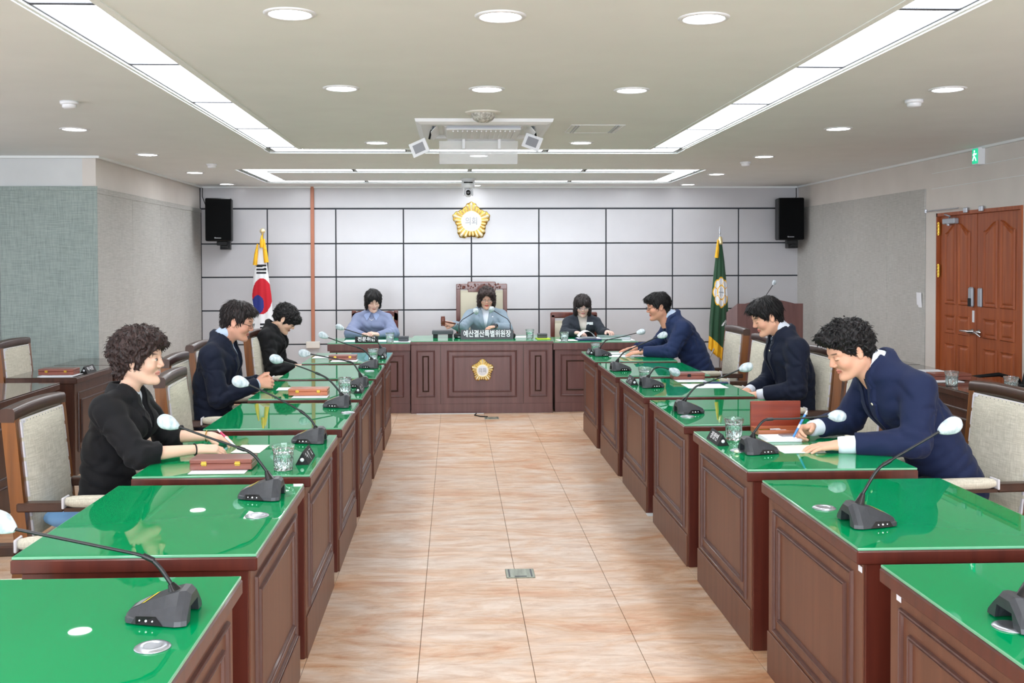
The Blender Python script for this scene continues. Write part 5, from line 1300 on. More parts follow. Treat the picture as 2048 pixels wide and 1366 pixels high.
SK = np.array(lin((226, 178, 150)))
def headfield(fem=0.0, wide=0.0):
    w_ = 1-0.05*fem+wide
    def f(P):
        Q = P.copy(); Q[:, 1] = np.abs(Q[:, 1])
        d = ell(Q, (-.014, 0, .035), (.100, .078*w_, .086))
        d = smin(d, ell(Q, (.022, 0, -.030), (.064, .062*w_, .082)), .03)
        d = smin(d, rc(Q, (-.010, .050*w_, -.055), (.052, .022, -.098), .021, .016), .03)
        d = smin(d, ell(Q, (.074, 0, -.100), (.020, .022-.004*fem, .018)), .022)
        d = smin(d, ell(Q, (.055, .040*w_, -.030), (.028, .025, .026)), .022)
        d = smin(d, rc(Q, (.078, .012, .024), (.066, .046, .022), .013-.003*fem, .012), .014)
        d = smax(d, -ell(Q, (.104, .032, .002), (.020, .020, .013)), .014)
        d = smin(d, ell(Q, (.074, .032, .000), (.0165, .0165, .0125)), .004)
        d = smin(d, rc(Q, (.083, 0, .010), (.1015, 0, -.026), .0075, .0100-.0012*fem), .012)
        d = smin(d, ell(Q, (.094, .0125, -.031), (.011, .008, .0075)), .006)
        d = smax(d, -ell(Q, (.103, .0065, -.0395), (.006, .0035, .004)), .003)
        d = smin(d, rc(Q, (.0885, 0, -.0575), (.078, .021, -.0615), .0046, .0025), .006)
        d = smin(d, rc(Q, (.0868, 0, -.0690), (.077, .019, -.0655), .0052, .0025), .007)
        d = smax(d, -rc(Q, (.0955, 0, -.0632), (.082, .026, -.0632), .0020, .0012), .003)
        # neck
        d = smin(d, rc(P, (-.022, 0, -.055), (-.055, 0, -.185), .052-.008*fem, .055-.008*fem), .035)
        # ears
        Re = rotm('Y', -12) @ rotm('Z', 18)
        e = ell(Q, (-.012, .080*w_, -.010), (.018, .007, .031), Re)
        e = smax(e, -ell(Q, (-.008, .089*w_, -.006), (.0105, .007, .019), Re), .005)
        d = smin(d, e, .006)
        return d
    return f
def head_mesh(h, fem, skin, lips, eyes='down', wide=0.0, brow=1.0):
    V, Fq = surface(headfield(fem, wide), (-.125, -.10, -.20), (.125, .10, .135), h)
    C = np.tile(np.array(lin(skin)), (len(V), 1)); Q = V.astype(F32).copy(); Q[:, 1] = np.abs(Q[:, 1])
    def paint(d, w_, rgb, a=1.0):
        k = np.clip(1-d/w_, 0, 1)*a; k = k[:, None]; C[:] = C*(1-k)+np.array(lin(rgb))*k
    paint(ell(Q, (.062, .045, -.036), (.02, .02, .018)), .02, (222, 140, 118), 0.22)
    paint(ell(Q, (.100, 0, -.030), (.012, .014, .01)), .014, (216, 134, 112), 0.2)
    paint(rc(Q, (.0915, 0, -.0572), (.080, .021, -.0618), .0042, .002), .003, lips, 0.8); paint(rc(Q, (.0905, 0, -.0688), (.079, .019, -.066), .0048, .002), .003, lips, 0.8)
    paint(rc(Q, (.0935, 0, -.0630), (.081, .024, -.0632), .0012, .001), .0022, (110, 50, 44), 0.75)
    paint(rc(Q, (.097, .016, .0240), (.078, .050, .026), .0030, .0018), .003, (44, 32, 28), 0.85*brow)
    if eyes == 'down':
        paint(np.abs(Q[:, 2]+.0052+.10*(Q[:, 1]-.032)**2*-30)-.0006+10*np.maximum(0, np.abs(Q[:, 1]-.032)-.0145)+10*np.maximum(0, .07-Q[:, 0]), .0020, (30, 20, 18), 0.95)
        paint(ell(Q, (.09, .032, .0075), (.012, .016, .0022)), .003, (170, 118, 96), 0.4)
    else:
        ap = np.maximum(np.abs(Q[:, 1]-.032)/.0135, np.abs(Q[:, 2]+.000)/(.0052*np.sqrt(np.maximum(.02, 1-((Q[:, 1]-.032)/.0140)**2))))
        m = (ap < 1) & (Q[:, 0] > .07); C[m] = np.array(lin((206, 198, 192)))
        m2 = m & (((Q[:, 1]-.033)**2+(Q[:, 2]-.0)**2) < .0062**2); C[m2] = np.array(lin((30, 20, 16)))
        m3 = (np.abs(Q[:, 1]-.032) < .0125) & (ap >= 1) & (ap < 1.45) & (Q[:, 2] > -.001) & (Q[:, 0] > .07); C[m3] = np.array(lin((34, 24, 22)))
    # shaved nape shading is left to the hair
    return V, Fq, C
POSE = {'flat': ((8, 12, 8),)*4+((0.62, -0.20),), 'relaxed': ((22, 26, 16), (26, 30, 18), (30, 32, 18), (34, 34, 20))+((0.55, -0.35),),
        'pen': ((42, 48, 22), (56, 58, 26), (66, 64, 30), (72, 66, 30))+((0.42, -0.75),), 'fist': ((72, 88, 50),)*4+((0.30, -0.85),), 'clasp': ((40, 62, 30), (42, 64, 30), (44, 66, 30), (46, 66, 30))+((0.45, 0.25),)}
def hand_mesh(h, pose, side, skin, scale=1.0, fore=.12, fore_r=.034):
    """x to the fingertips, z the back of the hand, thumb on +y for a right hand turned palm down... mirrored by side"""
    ps = POSE[pose]; fingers = []; tips = []
    for k, (y0, L_, r_) in enumerate(((.030, .070, .0088), (.0105, .079, .0090), (-.0095, .073, .0086), (-.0275, .057, .0076))):
        p = np.array([.086 if k in (1, 2) else .081, y0, 0.0]); a = 0.0; seg = []; spread = (0.10, 0.02, -.05, -.13)[k]
        for j, fr_ in enumerate((.46, .30, .24)):
            a += radians(ps[k][j]); q = p+L_*fr_*np.array([cos(a)*cos(spread), cos(a)*sin(spread), -sin(a)])
            seg.append((p.copy(), q.copy(), r_*(1-.11*j), r_*(1-.11*(j+1)))); p = q
        fingers.append(seg); tips.append((p.copy(), a))
    td, tz = ps[4]; tb = np.array([.018, .030, -.006]); d1_ = np.array([.8, td, tz]); d1_ /= np.linalg.norm(d1_); t1 = tb+d1_*.042; d2_ = np.array([1.0, td*0.25, tz*0.7]); d2_ /= np.linalg.norm(d2_); t2 = t1+d2_*.028
    def f(P):
        Q = P.copy()
        Q[:, 1] *= side
        # palm: blend of metacarpal cones
        d = rc(Q, (.010, .014, 0), (.082, .029, 0), .0150, .0115)
        for a, b_ in (((.010, .005, 0), (.086, .0105, .001)), ((.010, -.005, 0), (.085, -.0095, .0)), ((.010, -.014, 0), (.080, -.0265, -.001))): d = smin(d, rc(Q, a, b_, .0150, .0110), .012)
        d = smin(d, rc(Q, (.012, .020, -.006), (.045, .030, -.008), .015, .013), .012)
        for sg in fingers:
            fd = None
            for (a, b_, r1_, r2_) in sg:
                e = rc(Q, a, b_, r1_, r2_); fd = e if fd is None else smin(fd, e, .003)
            d = smin(d, fd, .004)
        th = smin(rc(Q, tb, t1, .0135, .0100), rc(Q, t1, t2, .0100, .0080), .004); d = smin(d, th, .008)
        q2 = Q.copy(); q2[:, 2] *= 1.25
        d = smin(d, rc(q2, (-fore, 0, 0), (.015, 0, 0), fore_r, .0225), .02)
        return d
    V, Fq = surface(f, (-fore-.045, -.075, -.10), (.185, .075, .06), h)
    C = np.tile(np.array(lin(skin)), (len(V), 1)); Q = V.copy(); Q[:, 1] *= side
    for (p, a) in tips+[(t2, radians(20))]:
        up_ = np.array([sin(a), 0, cos(a)]); c = p+up_*.006; dd = np.linalg.norm(Q-c, axis=1); k = np.clip(1-dd/.0085, 0, 1)[:, None]; C = C*(1-k)+np.array(lin((238, 190, 174)))*k
    for sg in fingers:
        for (a, b_, r1_, r2_) in sg[:2]:
            dd = np.linalg.norm(Q-(b_+np.array([0, 0, .006])), axis=1); k = np.clip(1-dd/.008, 0, 1)[:, None]*.3; C = C*(1-k)+np.array(lin((206, 140, 116)))*k
    return V*scale, Fq, C
def place(V, pos, x, z):
    x = np.array(x, float); x /= np.linalg.norm(x); z = np.array(z, float); z -= x*(z@x); z /= np.linalg.norm(z); y = np.cross(z, x)
    return np.array(pos)+V@np.stack([x, y, z])
# ---- hair
def hairfield(st):
    base_t = st.get('t', .012); lobes = st['lobes']; amp = st.get('amp', .003); fr_ = st.get('freq', 60); mode = st.get('mode', 'strand'); sharp = st.get('cuts', [])
    def f(P):
        Q = P.copy(); Q[:, 1] = np.abs(Q[:, 1])
        d = ell(Q, (-.014, 0, .037), (.100+base_t, .078+base_t, .086+base_t))
        for (c, r, sym) in lobes:
            if c[1] < 0 or sym == 1: d = smin(d, ell(P, c, r), .025)
            else: d = smin(d, ell(Q, c, r), .025)
        if mode == 'strand':
            az = np.arctan2(P[:, 1], P[:, 0]+.03); r_ = np.sqrt(P[:, 1]**2+(P[:, 0]+.03)**2)
            d = d-amp*(np.sin(az*26+P[:, 2]*30+3*np.sin(P[:, 2]*25))*.5+np.sin(az*61+P[:, 2]*20)*.3)*np.clip(r_/.03, 0, 1)
            d = d-amp*.6*np.sin(P[:, 0]*fr_+P[:, 2]*fr_*.8+2*np.sin(P[:, 1]*40))
        else:
            s1 = np.sin(P[:, 0]*fr_*1.7+2.2*np.sin(P[:, 2]*fr_+1)+P[:, 1]*20)*np.sin(P[:, 1]*fr_*1.5+2*np.sin(P[:, 0]*fr_*.9))*np.sin(P[:, 2]*fr_*1.6+1.7*np.sin(P[:, 1]*fr_*.8)+.7)
            s2 = np.sin(P[:, 0]*fr_*3.1+P[:, 2]*fr_*1.3)*np.sin(P[:, 1]*fr_*2.9+P[:, 0]*fr_)*np.sin(P[:, 2]*fr_*2.7+P[:, 1]*fr_*.6)
            d = d-amp*(s1*1.3+s2*.7)
        for cut in sharp:
            if cut[0] == 'plane':
                _, p0, n_, k = cut; n_ = v3(n_); n_ = n_/np.sqrt((n_*n_).sum()); wv = .004*np.sin(P[:, 1]*90)+.003*np.sin(P[:, 0]*120)
                d = smax(d, -((Q-v3(p0))@n_)+wv, k)
            else:
                _, c, r, k = cut; wv = .004*np.sin(P[:, 1]*130+P[:, 2]*50)
                d = smax(d, -ell(Q, c, r)+wv, k)
        return d
    return f
MPL = ('plane', (.092, 0, .070), (-.19, 0, .175), .008)
NCUT = ('plane', (-.08, 0, -.082), (.25, 0, 1), .010)
NAPE = ((-.066, 0, -.050), (.036, .054, .052), 0)
EARC = ('ell', (-.010, .092, -.012), (.021, .03, .036), .006)
HAIR = {
 'm_wave': dict(t=.011, amp=.0035, lobes=[NAPE, ((.000, 0, .080), (.098, .078, .050), 0), ((.062, 0, .078), (.040, .060, .030), 0), ((-.06, 0, .03), (.06, .075, .08), 0)], cuts=[MPL, EARC, NCUT]),
 'm_crop': dict(t=.008, amp=.0025, lobes=[NAPE, ((.015, 0, .078), (.090, .070, .042), 0), ((.086, 0, .078), (.026, .050, .018), 0)], cuts=[('plane', (.10, 0, .060), (-.185, 0, .175), .006), EARC, NCUT]),
 'm_part': dict(t=.014, amp=.003, lobes=[NAPE, ((.030, 0, .070), (.085, .080, .056), 0), ((.092, 0, .050), (.022, .060, .034), 0)], cuts=[('plane', (.115, 0, .020), (-.10, 0, .15), .006), ('plane', (.02, 0, -.015), (-.19, 0, .165), .006), EARC, NCUT]),
 'm_curl': dict(t=.018, amp=.0095, freq=62, mode='curl', lobes=[NAPE, ((.020, 0, .080), (.104, .088, .060), 0), ((.086, 0, .062), (.040, .068, .042), 0)], cuts=[('plane', (.115, 0, .026), (-.10, 0, .15), .008), ('plane', (.02, 0, -.010), (-.19, 0, .165), .008), EARC, NCUT]),
 'w_perm': dict(t=.022, amp=.0075, freq=52, mode='curl', lobes=[((-.045, 0, .030), (.105, .098, .092), 0), ((.010, 0, .085), (.096, .086, .055), 0), ((.070, 0, .066), (.042, .070, .034), 0), ((.010, .072, .005), (.036, .022, .044), 0), ((-.078, 0, -.066), (.040, .058, .056), 0)],
                cuts=[('ell', (.115, 0, -.050), (.105, .12, .108), .006), ('ell', (-.002, .10, -.030), (.020, .03, .022), .005), ('plane', (0, 0, -.118), (.3, 0, 1), .02)]),
 'w_pixie': dict(t=.016, amp=.0045, freq=60, mode='curl', lobes=[((-.040, 0, .040), (.098, .088, .085), 0), ((.080, 0, .058), (.044, .068, .036), 0), ((-.075, 0, -.030), (.036, .055, .045), 0)], cuts=[('plane', (.115, 0, .020), (-.12, 0, .17), .008), EARC, ('plane', (0, 0, -.075), (.2, 0, 1), .01)]),
 'w_side': dict(t=.017, amp=.0025, lobes=[((-.02, 0, .050), (.105, .090, .080), 0), ((-.010, .072, -.030), (.060, .024, .070), 0), ((-.055, 0, -.035), (.060, .080, .070), 0), ((.070, -.030, .060), (.040, .060, .045), 1)],
                cuts=[('ell', (.118, .0, -.045), (.100, .062, .100), .006), ('plane', (0, 0, -.092), (.1, 0, 1), .02)]),
 'w_wave': dict(t=.018, amp=.005, freq=55, mode='curl', lobes=[((-.02, 0, .050), (.108, .094, .080), 0), ((-.005, .082, -.035), (.060, .030, .078), 0), ((-.055, 0, -.045), (.064, .090, .080), 0), ((.074, .030, .072), (.036, .050, .032), 1), ((.074, -.035, .070), (.036, .050, .034), 1)],
                cuts=[('ell', (.120, 0, -.045), (.100, .060, .106), .006), ('plane', (0, 0, -.110), (.1, 0, 1), .02)]),
 'w_bob': dict(t=.017, amp=.0022, lobes=[((-.02, 0, .050), (.106, .092, .080), 0), ((.000, .078, -.050), (.058, .028, .085), 0), ((-.050, 0, -.055), (.064, .088, .085), 0), ((.084, .030, .050), (.022, .036, .042), 0)],
                cuts=[('ell', (.122, 0, -.062), (.100, .060, .098), .005), ('plane', (0, 0, -.125), (0, 0, 1), .02)]),
}
def hair_mesh(style, h, seed=1, locks=260, L_=.03, r_=.0022):
    st = HAIR[style]; V, Fq = surface(hairfield(st), (-.17, -.135, -.16), (.155, .135, .165), h)
    # loose tapering locks combed away from the crown
    rs = np.random.RandomState(seed); P = V[Fq].mean(1); e1 = V[Fq[:, 1]]-V[Fq[:, 0]]; e2 = V[Fq[:, 3]]-V[Fq[:, 0]]; Nn = np.cross(e1, e2); Nn /= np.linalg.norm(Nn, axis=1)[:, None]+1e-12
    out = P-np.array([-.014, 0, .03]); outer = (Nn*out).sum(1) > 0.3*np.linalg.norm(out, axis=1)
    cand = np.where(outer)[0]; pick = rs.choice(cand, min(locks, len(cand)), replace=False)
    vs = []; fs = []; o = 0; curl = st.get('mode') == 'curl'
    for k in pick:
        p = P[k]; n_ = Nn[k]
        if NCUT in st.get('cuts', ()) and p[2] < -.045: continue
        d = p-np.array([-.035, 0, .125]); d[2] -= .05; d = d-n_*(d@n_); d /= np.linalg.norm(d)+1e-9
        side = np.cross(n_, d); L1 = L_*rs.uniform(.6, 1.4); bend = rs.uniform(-1, 1)*(1.4 if curl else .4); lift = rs.uniform(.1, 1.0)*(.38 if curl else .05)
        pts = []
        for j in range(5):
            t = j/4; pts.append(p-n_*.003+d*L1*t*(1-.3*abs(bend)*t)+side*L1*bend*t*t*.6+n_*(.004*sin(pi*t)+lift*L1*t*(1-t if not curl else 1-.5*t)))
        for j, q in enumerate(pts):
            rr = r_*(1.2, 1.5, 1.2, .8, .15)[j]
            for a in (0, 2.09, 4.19): vs.append(q+n_*cos(a)*rr*.7+side*sin(a)*rr*1.6)
        for j in range(4):
            for a in range(3): fs.append((o+j*3+a, o+j*3+(a+1) % 3, o+(j+1)*3+(a+1) % 3, o+(j+1)*3+a))
        o += 15
    V2 = np.concatenate([V, np.array(vs)]); F2 = np.concatenate([Fq, np.array(fs)+len(V)])
    return V2, F2
def spinef(P, pts, wid, dep):
    best = None; Q = P
    for i in range(len(pts)-1):
        a = v3(pts[i]); b_ = v3(pts[i+1]); ba = b_-a; t = np.clip(((Q-a)@ba)/float(ba@ba), 0, 1)
        q = Q-(a+t[:, None]*ba); w_ = wid[i]+t*(wid[i+1]-wid[i]); dp = dep[i]+t*(dep[i+1]-dep[i])
        rest = np.sqrt(q[:, 0]**2+q[:, 2]**2); d = (np.sqrt((rest/dp)**2+(q[:, 1]/w_)**2)-1)*np.minimum(w_, dp)
        best = d if best is None else smin(best, d, .02)
    return best
def person(label, loc, rotz, J, head, jacket, shirt, style, hair, fem=0, size=1.0, near=True, skin=(226, 178, 150), lips=(186, 96, 88), eyes='down', hands=('flat', 'flat'), cuff=(1.0, 1.0), cufflen=.03, tie=False, vneck=.27, vw=.055, shirtcuff=True, glasses=None, puff=False, collar='shirt', wide=0.0, extra=None):
    """J: joints in the person's own frame (x forward, y left, z up). head: (centre, pitch, yaw, roll)"""
    t = thing('person', label, 'person', loc, rotz)
    hh = .0026 if near else .0042; hj = .0072 if near else .010
    g = size*(1-.10*fem)
    pel, c7 = np.array(J['pelvis']), np.array(J['c7']); shL, shR = np.array(J['shL']), np.array(J['shR'])
    mid = pel*.55+c7*.45+np.array([-.02, 0, 0]); chest = pel*.25+c7*.75+np.array([.012, 0, -.02]); up = c7+np.array([.018, 0, -.055])
    pts = [pel, mid, chest, up]
    wid = [.182*g, .160*g, .188*g, .130*g]; dep = [.128*g, .118*g, .126*g, .078*g]
    # ---------- skin body: head with neck, arms with hands, and the trunk under the clothes
    hc, pitch, yaw, roll = head
    Rh = Matrix.Rotation(radians(yaw), 3, 'Z') @ Matrix.Rotation(radians(pitch), 3, 'Y') @ Matrix.Rotation(radians(roll), 3, 'X'); Rh = np.array(Rh)
    hs = .97 if fem else 1.0
    V, Fq, C = head_mesh(hh, fem, skin, lips, eyes, wide); parts = [(V@Rh.T*hs+np.array(hc), Fq, C)]
    for s_, key, pose in ((1, 'L', hands[0]), (-1, 'R', hands[1])):
        wr_, dr, nz_ = np.array(J['wr'+key]), J['hd'+key], J['hn'+key]
        V, Fq, C = hand_mesh(hh*1.05 if near else .0038, pose, -s_, skin, (.93 if fem else 1.02), .028, .024 if fem else .027)
        parts.append((place(V, wr_, dr, nz_), Fq, C))
    def trunk(P):
        d = spinef(P, pts, [w_*.86 for w_ in wid], [w_*.84 for w_ in dep])
        d = smin(d, rc(P, c7+np.array([.01, 0, -.03]), np.array(hc)+Rh@np.array([-.03, 0, -.07]), .042*g, .036*g), .03)
        for key in 'LR':
            sh, el, wr_ = J['sh'+key], J['el'+key], J['wr'+key]
            d = smin(d, rc(P, sh, el, .048*g, .038*g), .03); d = smin(d, rc(P, el, wr_, .038*g, .0235*g), .02)
            hp = pel+np.array([0.02, .085*(1 if key == 'L' else -1), -.01]); kn = J['kn'+key]; an = J['an'+key]
            d = smin(d, rc(P, hp, kn, .070*g, .048*g), .04); d = smin(d, rc(P, kn, an, .046*g, .032*g), .02)
        return d
    allp = np.array([pel, c7, shL, shR, J['elL'], J['elR'], J['wrL'], J['wrR'], J['knL'], J['knR'], J['anL'], J['anR'], np.array(hc)])
    bare = min(cuff) < .8
    V, Fq = surface(trunk, allp.min(0)-.16, allp.max(0)+.12, .009 if (bare and near) else .015); parts.append((V, Fq, np.tile(np.array(lin(skin)), (len(V), 1))))
    V, Fq, C = joinm(parts); body = obj('body', npmesh('body', V, Fq, C), 'skin', t)
    # ---------- hair
    V, Fq = hair_mesh(style, .0034 if near else .0046, seed=len(label), locks=(1500 if HAIR[style].get('mode') == 'curl' else 1300) if near else 500, L_=.02 if HAIR[style].get('mode') == 'curl' else .034, r_=.0012 if near else .0018)
    obj('hair', npmesh('hair', V@Rh.T*hs+np.array(hc), Fq), hair, t)
    # ---------- jacket
    front = np.array([1.0, 0, 0]); ax = (c7-pel); ax = ax/np.linalg.norm(ax); fw = np.cross(np.array([0, 1.0, 0]), ax); fw /= np.linalg.norm(fw)
    zV = 1-vneck/np.linalg.norm(c7-pel)*1.0
    Ltot = np.linalg.norm(c7-pel)
    neck_a = c7+ax*-.02+fw*.005; neck_b = np.array(hc)+Rh@np.array([-.03, 0, -.06])
    def vee(P):
        s_ = (P-v3(pel))@v3(ax); f_ = (P-v3(pel))@v3(fw)
        u = np.clip((s_-(Ltot-vneck))/vneck, -1, 1.5); return np.abs(P[:, 1])-vw*np.maximum(u, -1)*1.0, f_, u
    def wr_noise(P, k=1.0):
        cr_ = 0
        for key in 'LR':
            sh, el, wr_ = np.array(J['sh'+key]), np.array(J['el'+key]), np.array(J['wr'+key])
            ba = (np.array(pel)-sh); ba = ba/np.linalg.norm(ba); q = P-v3(sh+ba*.10); r_ = ln(q)
            ang = np.arctan2(q[:, 2], q[:, 0]); cr_ = cr_+.0055*np.exp(-((r_-.10)/.085)**2)*(np.abs(np.sin(ang*3.2+q[:, 1]*22+1.3*np.sin(r_*40)))-.6)
            dr2 = (el-sh)/np.linalg.norm(el-sh); s2 = (P-v3(el))@v3(dr2); cr_ = cr_+.0050*np.exp(-(ln(P-v3(el))/.10)**2)*(np.abs(np.sin(s2*62+P[:, 1]*18))-.6)
        hz = (P-v3(pel))@v3((c7-pel)/np.linalg.norm(c7-pel)); cr_ = cr_+.0045*np.exp(-((hz-.12)/.09)**2)*(np.abs(np.sin(hz*52+P[:, 0]*12+1.5*np.sin(P[:, 1]*14)))-.6)
        return -cr_*1.7*k+.0016*k*(np.sin(P[:, 2]*48+5*np.sin(P[:, 0]*17+P[:, 1]*9))*np.sin(P[:, 0]*31+P[:, 1]*23)+.6*np.sin(P[:, 2]*85+P[:, 0]*40))
    def sleeve(P, key, e=0.0, ck=1.0):
        sh, el, wr_ = np.array(J['sh'+key]), np.array(J['el'+key]), np.array(J['wr'+key])
        pf = 1.28 if puff else 1.0
        dirf = (wr_-el)/np.linalg.norm(wr_-el); cp = el+(wr_-el)*ck
        upper = rc(P, sh, el, (.072+e)*g*(.95 if puff else 1), (.062+e)*g*pf)
        fore = smax(rc(P, el, wr_, (.060+e)*g*pf, (.044+e)*g*(.8 if puff else 1)), (P-v3(cp))@v3(dirf), .004)
        d = smin(upper, fore, .02)
        return d+.0060*np.sin(((P-v3(el))@v3((wr_-sh)/np.linalg.norm(wr_-sh)))*120+3*np.sin(P[:, 1]*40))*np.exp(-(ln(P-v3(el))/.09)**2)
    def torso(P, e=0.0):
        d = spinef(P, pts, [w_+e for w_ in wid], [w_+e for w_ in dep])
        for key in 'LR':
            sh = np.array(J['sh'+key]); d = smin(d, rc(P, c7+np.array([.012, 0, -.030]), sh+np.array([0, 0, .010]), (.052+e)*g, (.058+e)*g), .045)
        if fem: d = smin(d, np.minimum(ell(P, chest+fw*.07+np.array([0, .062, -.01]), (.062, .062, .058)), ell(P, chest+fw*.07+np.array([0, -.062, -.01]), (.062, .062, .058)))-e, .05)
        return d
    def jf(P):
        d = torso(P, .0)
        # skirt of the jacket over the lap
        d = smin(d, ell(P, pel+np.array([.03, 0, -.03]), (.155*g, .195*g, .085)), .04)
        for key, c_ in (('L', cuff[0]), ('R', cuff[1])): d = smin(d, sleeve(P, key, 0, c_), .03)
        d = d+np.clip(wr_noise(P), -.012, .0055)
        if not puff:
            na, nb = v3(neck_a), v3(neck_b); dr_ = (nb-na)/np.sqrt(((nb-na)**2).sum()); q = P-na; h_ = q@dr_; rad = ln(q-h_[:, None]*dr_)
            f2 = (P-v3(c7))@v3(fw); top_ = .017-.10*np.clip(f2+.02, 0, 1)*.5
            d = smin(d, np.maximum(np.abs(rad-(.068*g+.10*np.maximum(.02-h_, 0)))-.006, np.abs(h_-.002)-top_), .03)
        if not puff:
            a_, f_, u = vee(P)
            lap = (a_ > 0) & (a_ < .040*np.clip(u*1.6+.35, .0, 1)) & (f_ > .01) & (u > -.05)
            d = d-np.where(lap, .009*np.clip(a_/.008, 0, 1), 0)
            slit = (np.abs(P[:, 1]) < .0025) & (f_ > 0) & (u <= 0)
            d = d+np.where(slit, .005, 0)
            d = smax(d, -np.maximum(a_, -f_+.02), .003)
        d = smax(d, -rc(P, neck_a, neck_b, .0615*g if collar != 'blouse' else .052*g, .062*g), .004)
        pk = None
        return d
    V, Fq = surface(jf, allp[:8].min(0)-.14, allp[:8].max(0)+np.array([.13, .13, .12]), hj); V = np.where(np.isfinite(V), V, 0)
    obj('blouse' if puff else 'jacket', npmesh('jacket', V, Fq), jacket, t)
    # ---------- shirt with collar, cuffs
    if not puff:
        def sf(P):
            d = torso(P, -.013)
            s_ = (P-v3(pel))@v3(ax); d = smax(d, -(s_-Ltot*.35), .01)
            d = smax(d, -rc(P, neck_a, neck_b, .0485*g, .0485*g), .003)
            if collar == 'shirt':
                na, nb = v3(neck_a), v3(neck_b); dr_ = (nb-na)/np.sqrt(((nb-na)**2).sum()); q = P-na; h_ = q@dr_; rad = ln(q-h_[:, None]*dr_)
                band = np.maximum(np.abs(rad-(.0535*g+.06*np.maximum(.045-h_, 0)))-.0040, np.abs(h_-.052)-.040)
                gap = np.abs(P[:, 1])-.028*np.clip((.055-h_)/.06, 0, 1)
                f_ = (P-v3(c7))@v3(fw)
                band = np.where(f_ > 0.02, np.maximum(band, -np.where(h_ < .03, gap, 1)*1.0+0*gap), band) if False else band
                d = np.minimum(d, band)
            return d
        V, Fq = surface(sf, np.minimum(pel, c7)-.25, np.maximum(pel, c7)+np.array([.22, .22, .12]), .0046 if near else .008)
        obj('shirt', npmesh('shirt', V, Fq), shirt, t)
        if shirtcuff:
            for key in 'LR':
                el, wr_ = Vector(J['el'+key]), Vector(J['wr'+key]); d = (wr_-el).normalized()
                obj('shirt_cuff', MB().tube([wr_-d*cufflen, wr_-d*.006, wr_+d*.010, wr_+d*.011], [.037*g, .0355*g, .0335*g, .024*g], 22), shirt, t)
    else:
        mb = MB()
        na, nb = Vector(neck_a), Vector(neck_b); dr_ = (nb-na).normalized()
        pass
        P_ = [Vector(c7)+Vector(fw)*(.060+.05*sin(pi*k/14))+Vector((0.015, -.052+.104*k/14, -.035-.060*sin(pi*k/14))) for k in range(15)]
        mb = MB()
        for p_ in P_: mb.lathe([(0.0001, .005), (.0045, 0), (0.0001, -.005)], 8, T=Matrix.Translation(p_))
        nk = obj('pearl_necklace', mb, 'ink', t); nk['kind'] = 'stuff'
    def surf_front(frac, off=.004, y=0.0):
        """point on the shirt or jacket front at a fraction of the trunk length"""
        base = pel+ax*Ltot*frac+np.array([0, y, 0]); lo_, hi_ = 0.0, .3
        for _ in range(24):
            m_ = (lo_+hi_)/2; v_ = float(torso((base+fw*m_)[None].astype(F32), -.012 if off < .008 else 0)[0])
            if v_ < 0: lo_ = m_
            else: hi_ = m_
        return Vector(base+fw*(hi_+off))
    if not puff:
        for s_ in (-1, 1):
            NU_, NV_ = 5, 14; g1 = []; 
            for j in range(NV_):
                u = .02+.93*j/(NV_-1); fr2_ = (Ltot-vneck+u*vneck)/Ltot
                w0_ = .012+.046*min(1, u*1.7); 
                if u > .74: w0_ = .040-.020*(u-.74)/.26
                if .66 < u <= .74: w0_ = .026
                g1.append([surf_front(fr2_, .010+.006*(i/(NU_-1)), s_*(vw*u-.002+w0_*i/(NU_-1))) for i in range(NU_)])
            mb = MB(); mb.grid(lambda i, j: g1[j][i], NU_, NV_); mb.grid(lambda i, j: g1[j][i]-Vector(fw)*.006, NU_, NV_)
            mb.add([g1[j][NU_-1] for j in range(NV_)]+[g1[j][NU_-1]-Vector(fw)*.012 for j in range(NV_)], [(j, j+1, NV_+j+1, NV_+j) for j in range(NV_-1)])
            obj('lapel', mb, jacket, t)
    if puff:
        mb = MB()
        for s_ in (-1, 1):
            A_ = surf_front(.985, .012, s_*.002); B_ = surf_front(.80, .012, s_*.050); D_ = surf_front(.90, .012, s_*.085); C_ = Vector(c7)+Vector((.0, s_*.062, .040)); E_ = Vector(c7)+Vector((-.03, s_*.075, .022))
            for o_ in (0, -.004): mb.add([p_+Vector(fw)*o_ for p_ in (A_, B_, D_, C_, E_)], [(0, 1, 2), (0, 2, 3), (3, 2, 4)])
        obj('collar', mb, 'blouse_collar', t)
    if tie:
        P_ = [surf_front(f_) for f_ in np.linspace(.93, 1-vneck/Ltot-.05, 9)]
        mb = MB(); ww = np.interp(np.linspace(0, 1, 9), [0, .12, .2, 1], [.016, .013, .014, .030]); vs = []
        for p_, w_ in zip(P_, ww):
            for (dy, dx) in ((-w_, 0), (-w_*.5, .004), (0, .006), (w_*.5, .004), (w_, 0)): vs.append(p_+Vector((0, dy, 0))+Vector(fw)*dx)
        mb.add(vs, [(i*5+k, i*5+k+1, (i+1)*5+k+1, (i+1)*5+k) for i in range(8) for k in range(4)], 0, True); mb.box(P_[0]-Vector((.008, .013, .02)), P_[0]+Vector((.012, .013, .008)), ch=.006)
        obj('tie', mb, 'tie', t)
    # ---------- trousers and shoes
    def tf(P):
        d = ell(P, pel+np.array([0.0, 0, -.01]), (.125*g, .165*g, .095))
        for key in 'LR':
            hp = pel+np.array([0.02, .085*(1 if key == 'L' else -1), -.01])
            d = smin(d, rc(P, hp, J['kn'+key], .088*g, .064*g), .04); d = smin(d, rc(P, J['kn'+key], np.array(J['an'+key])+np.array([0, 0, .01]), .062*g, .050*g), .02)
        return np.maximum(d, -(P[:, 2]-.07))
    lp = np.array([pel, J['knL'], J['knR'], J['anL'], J['anR']])
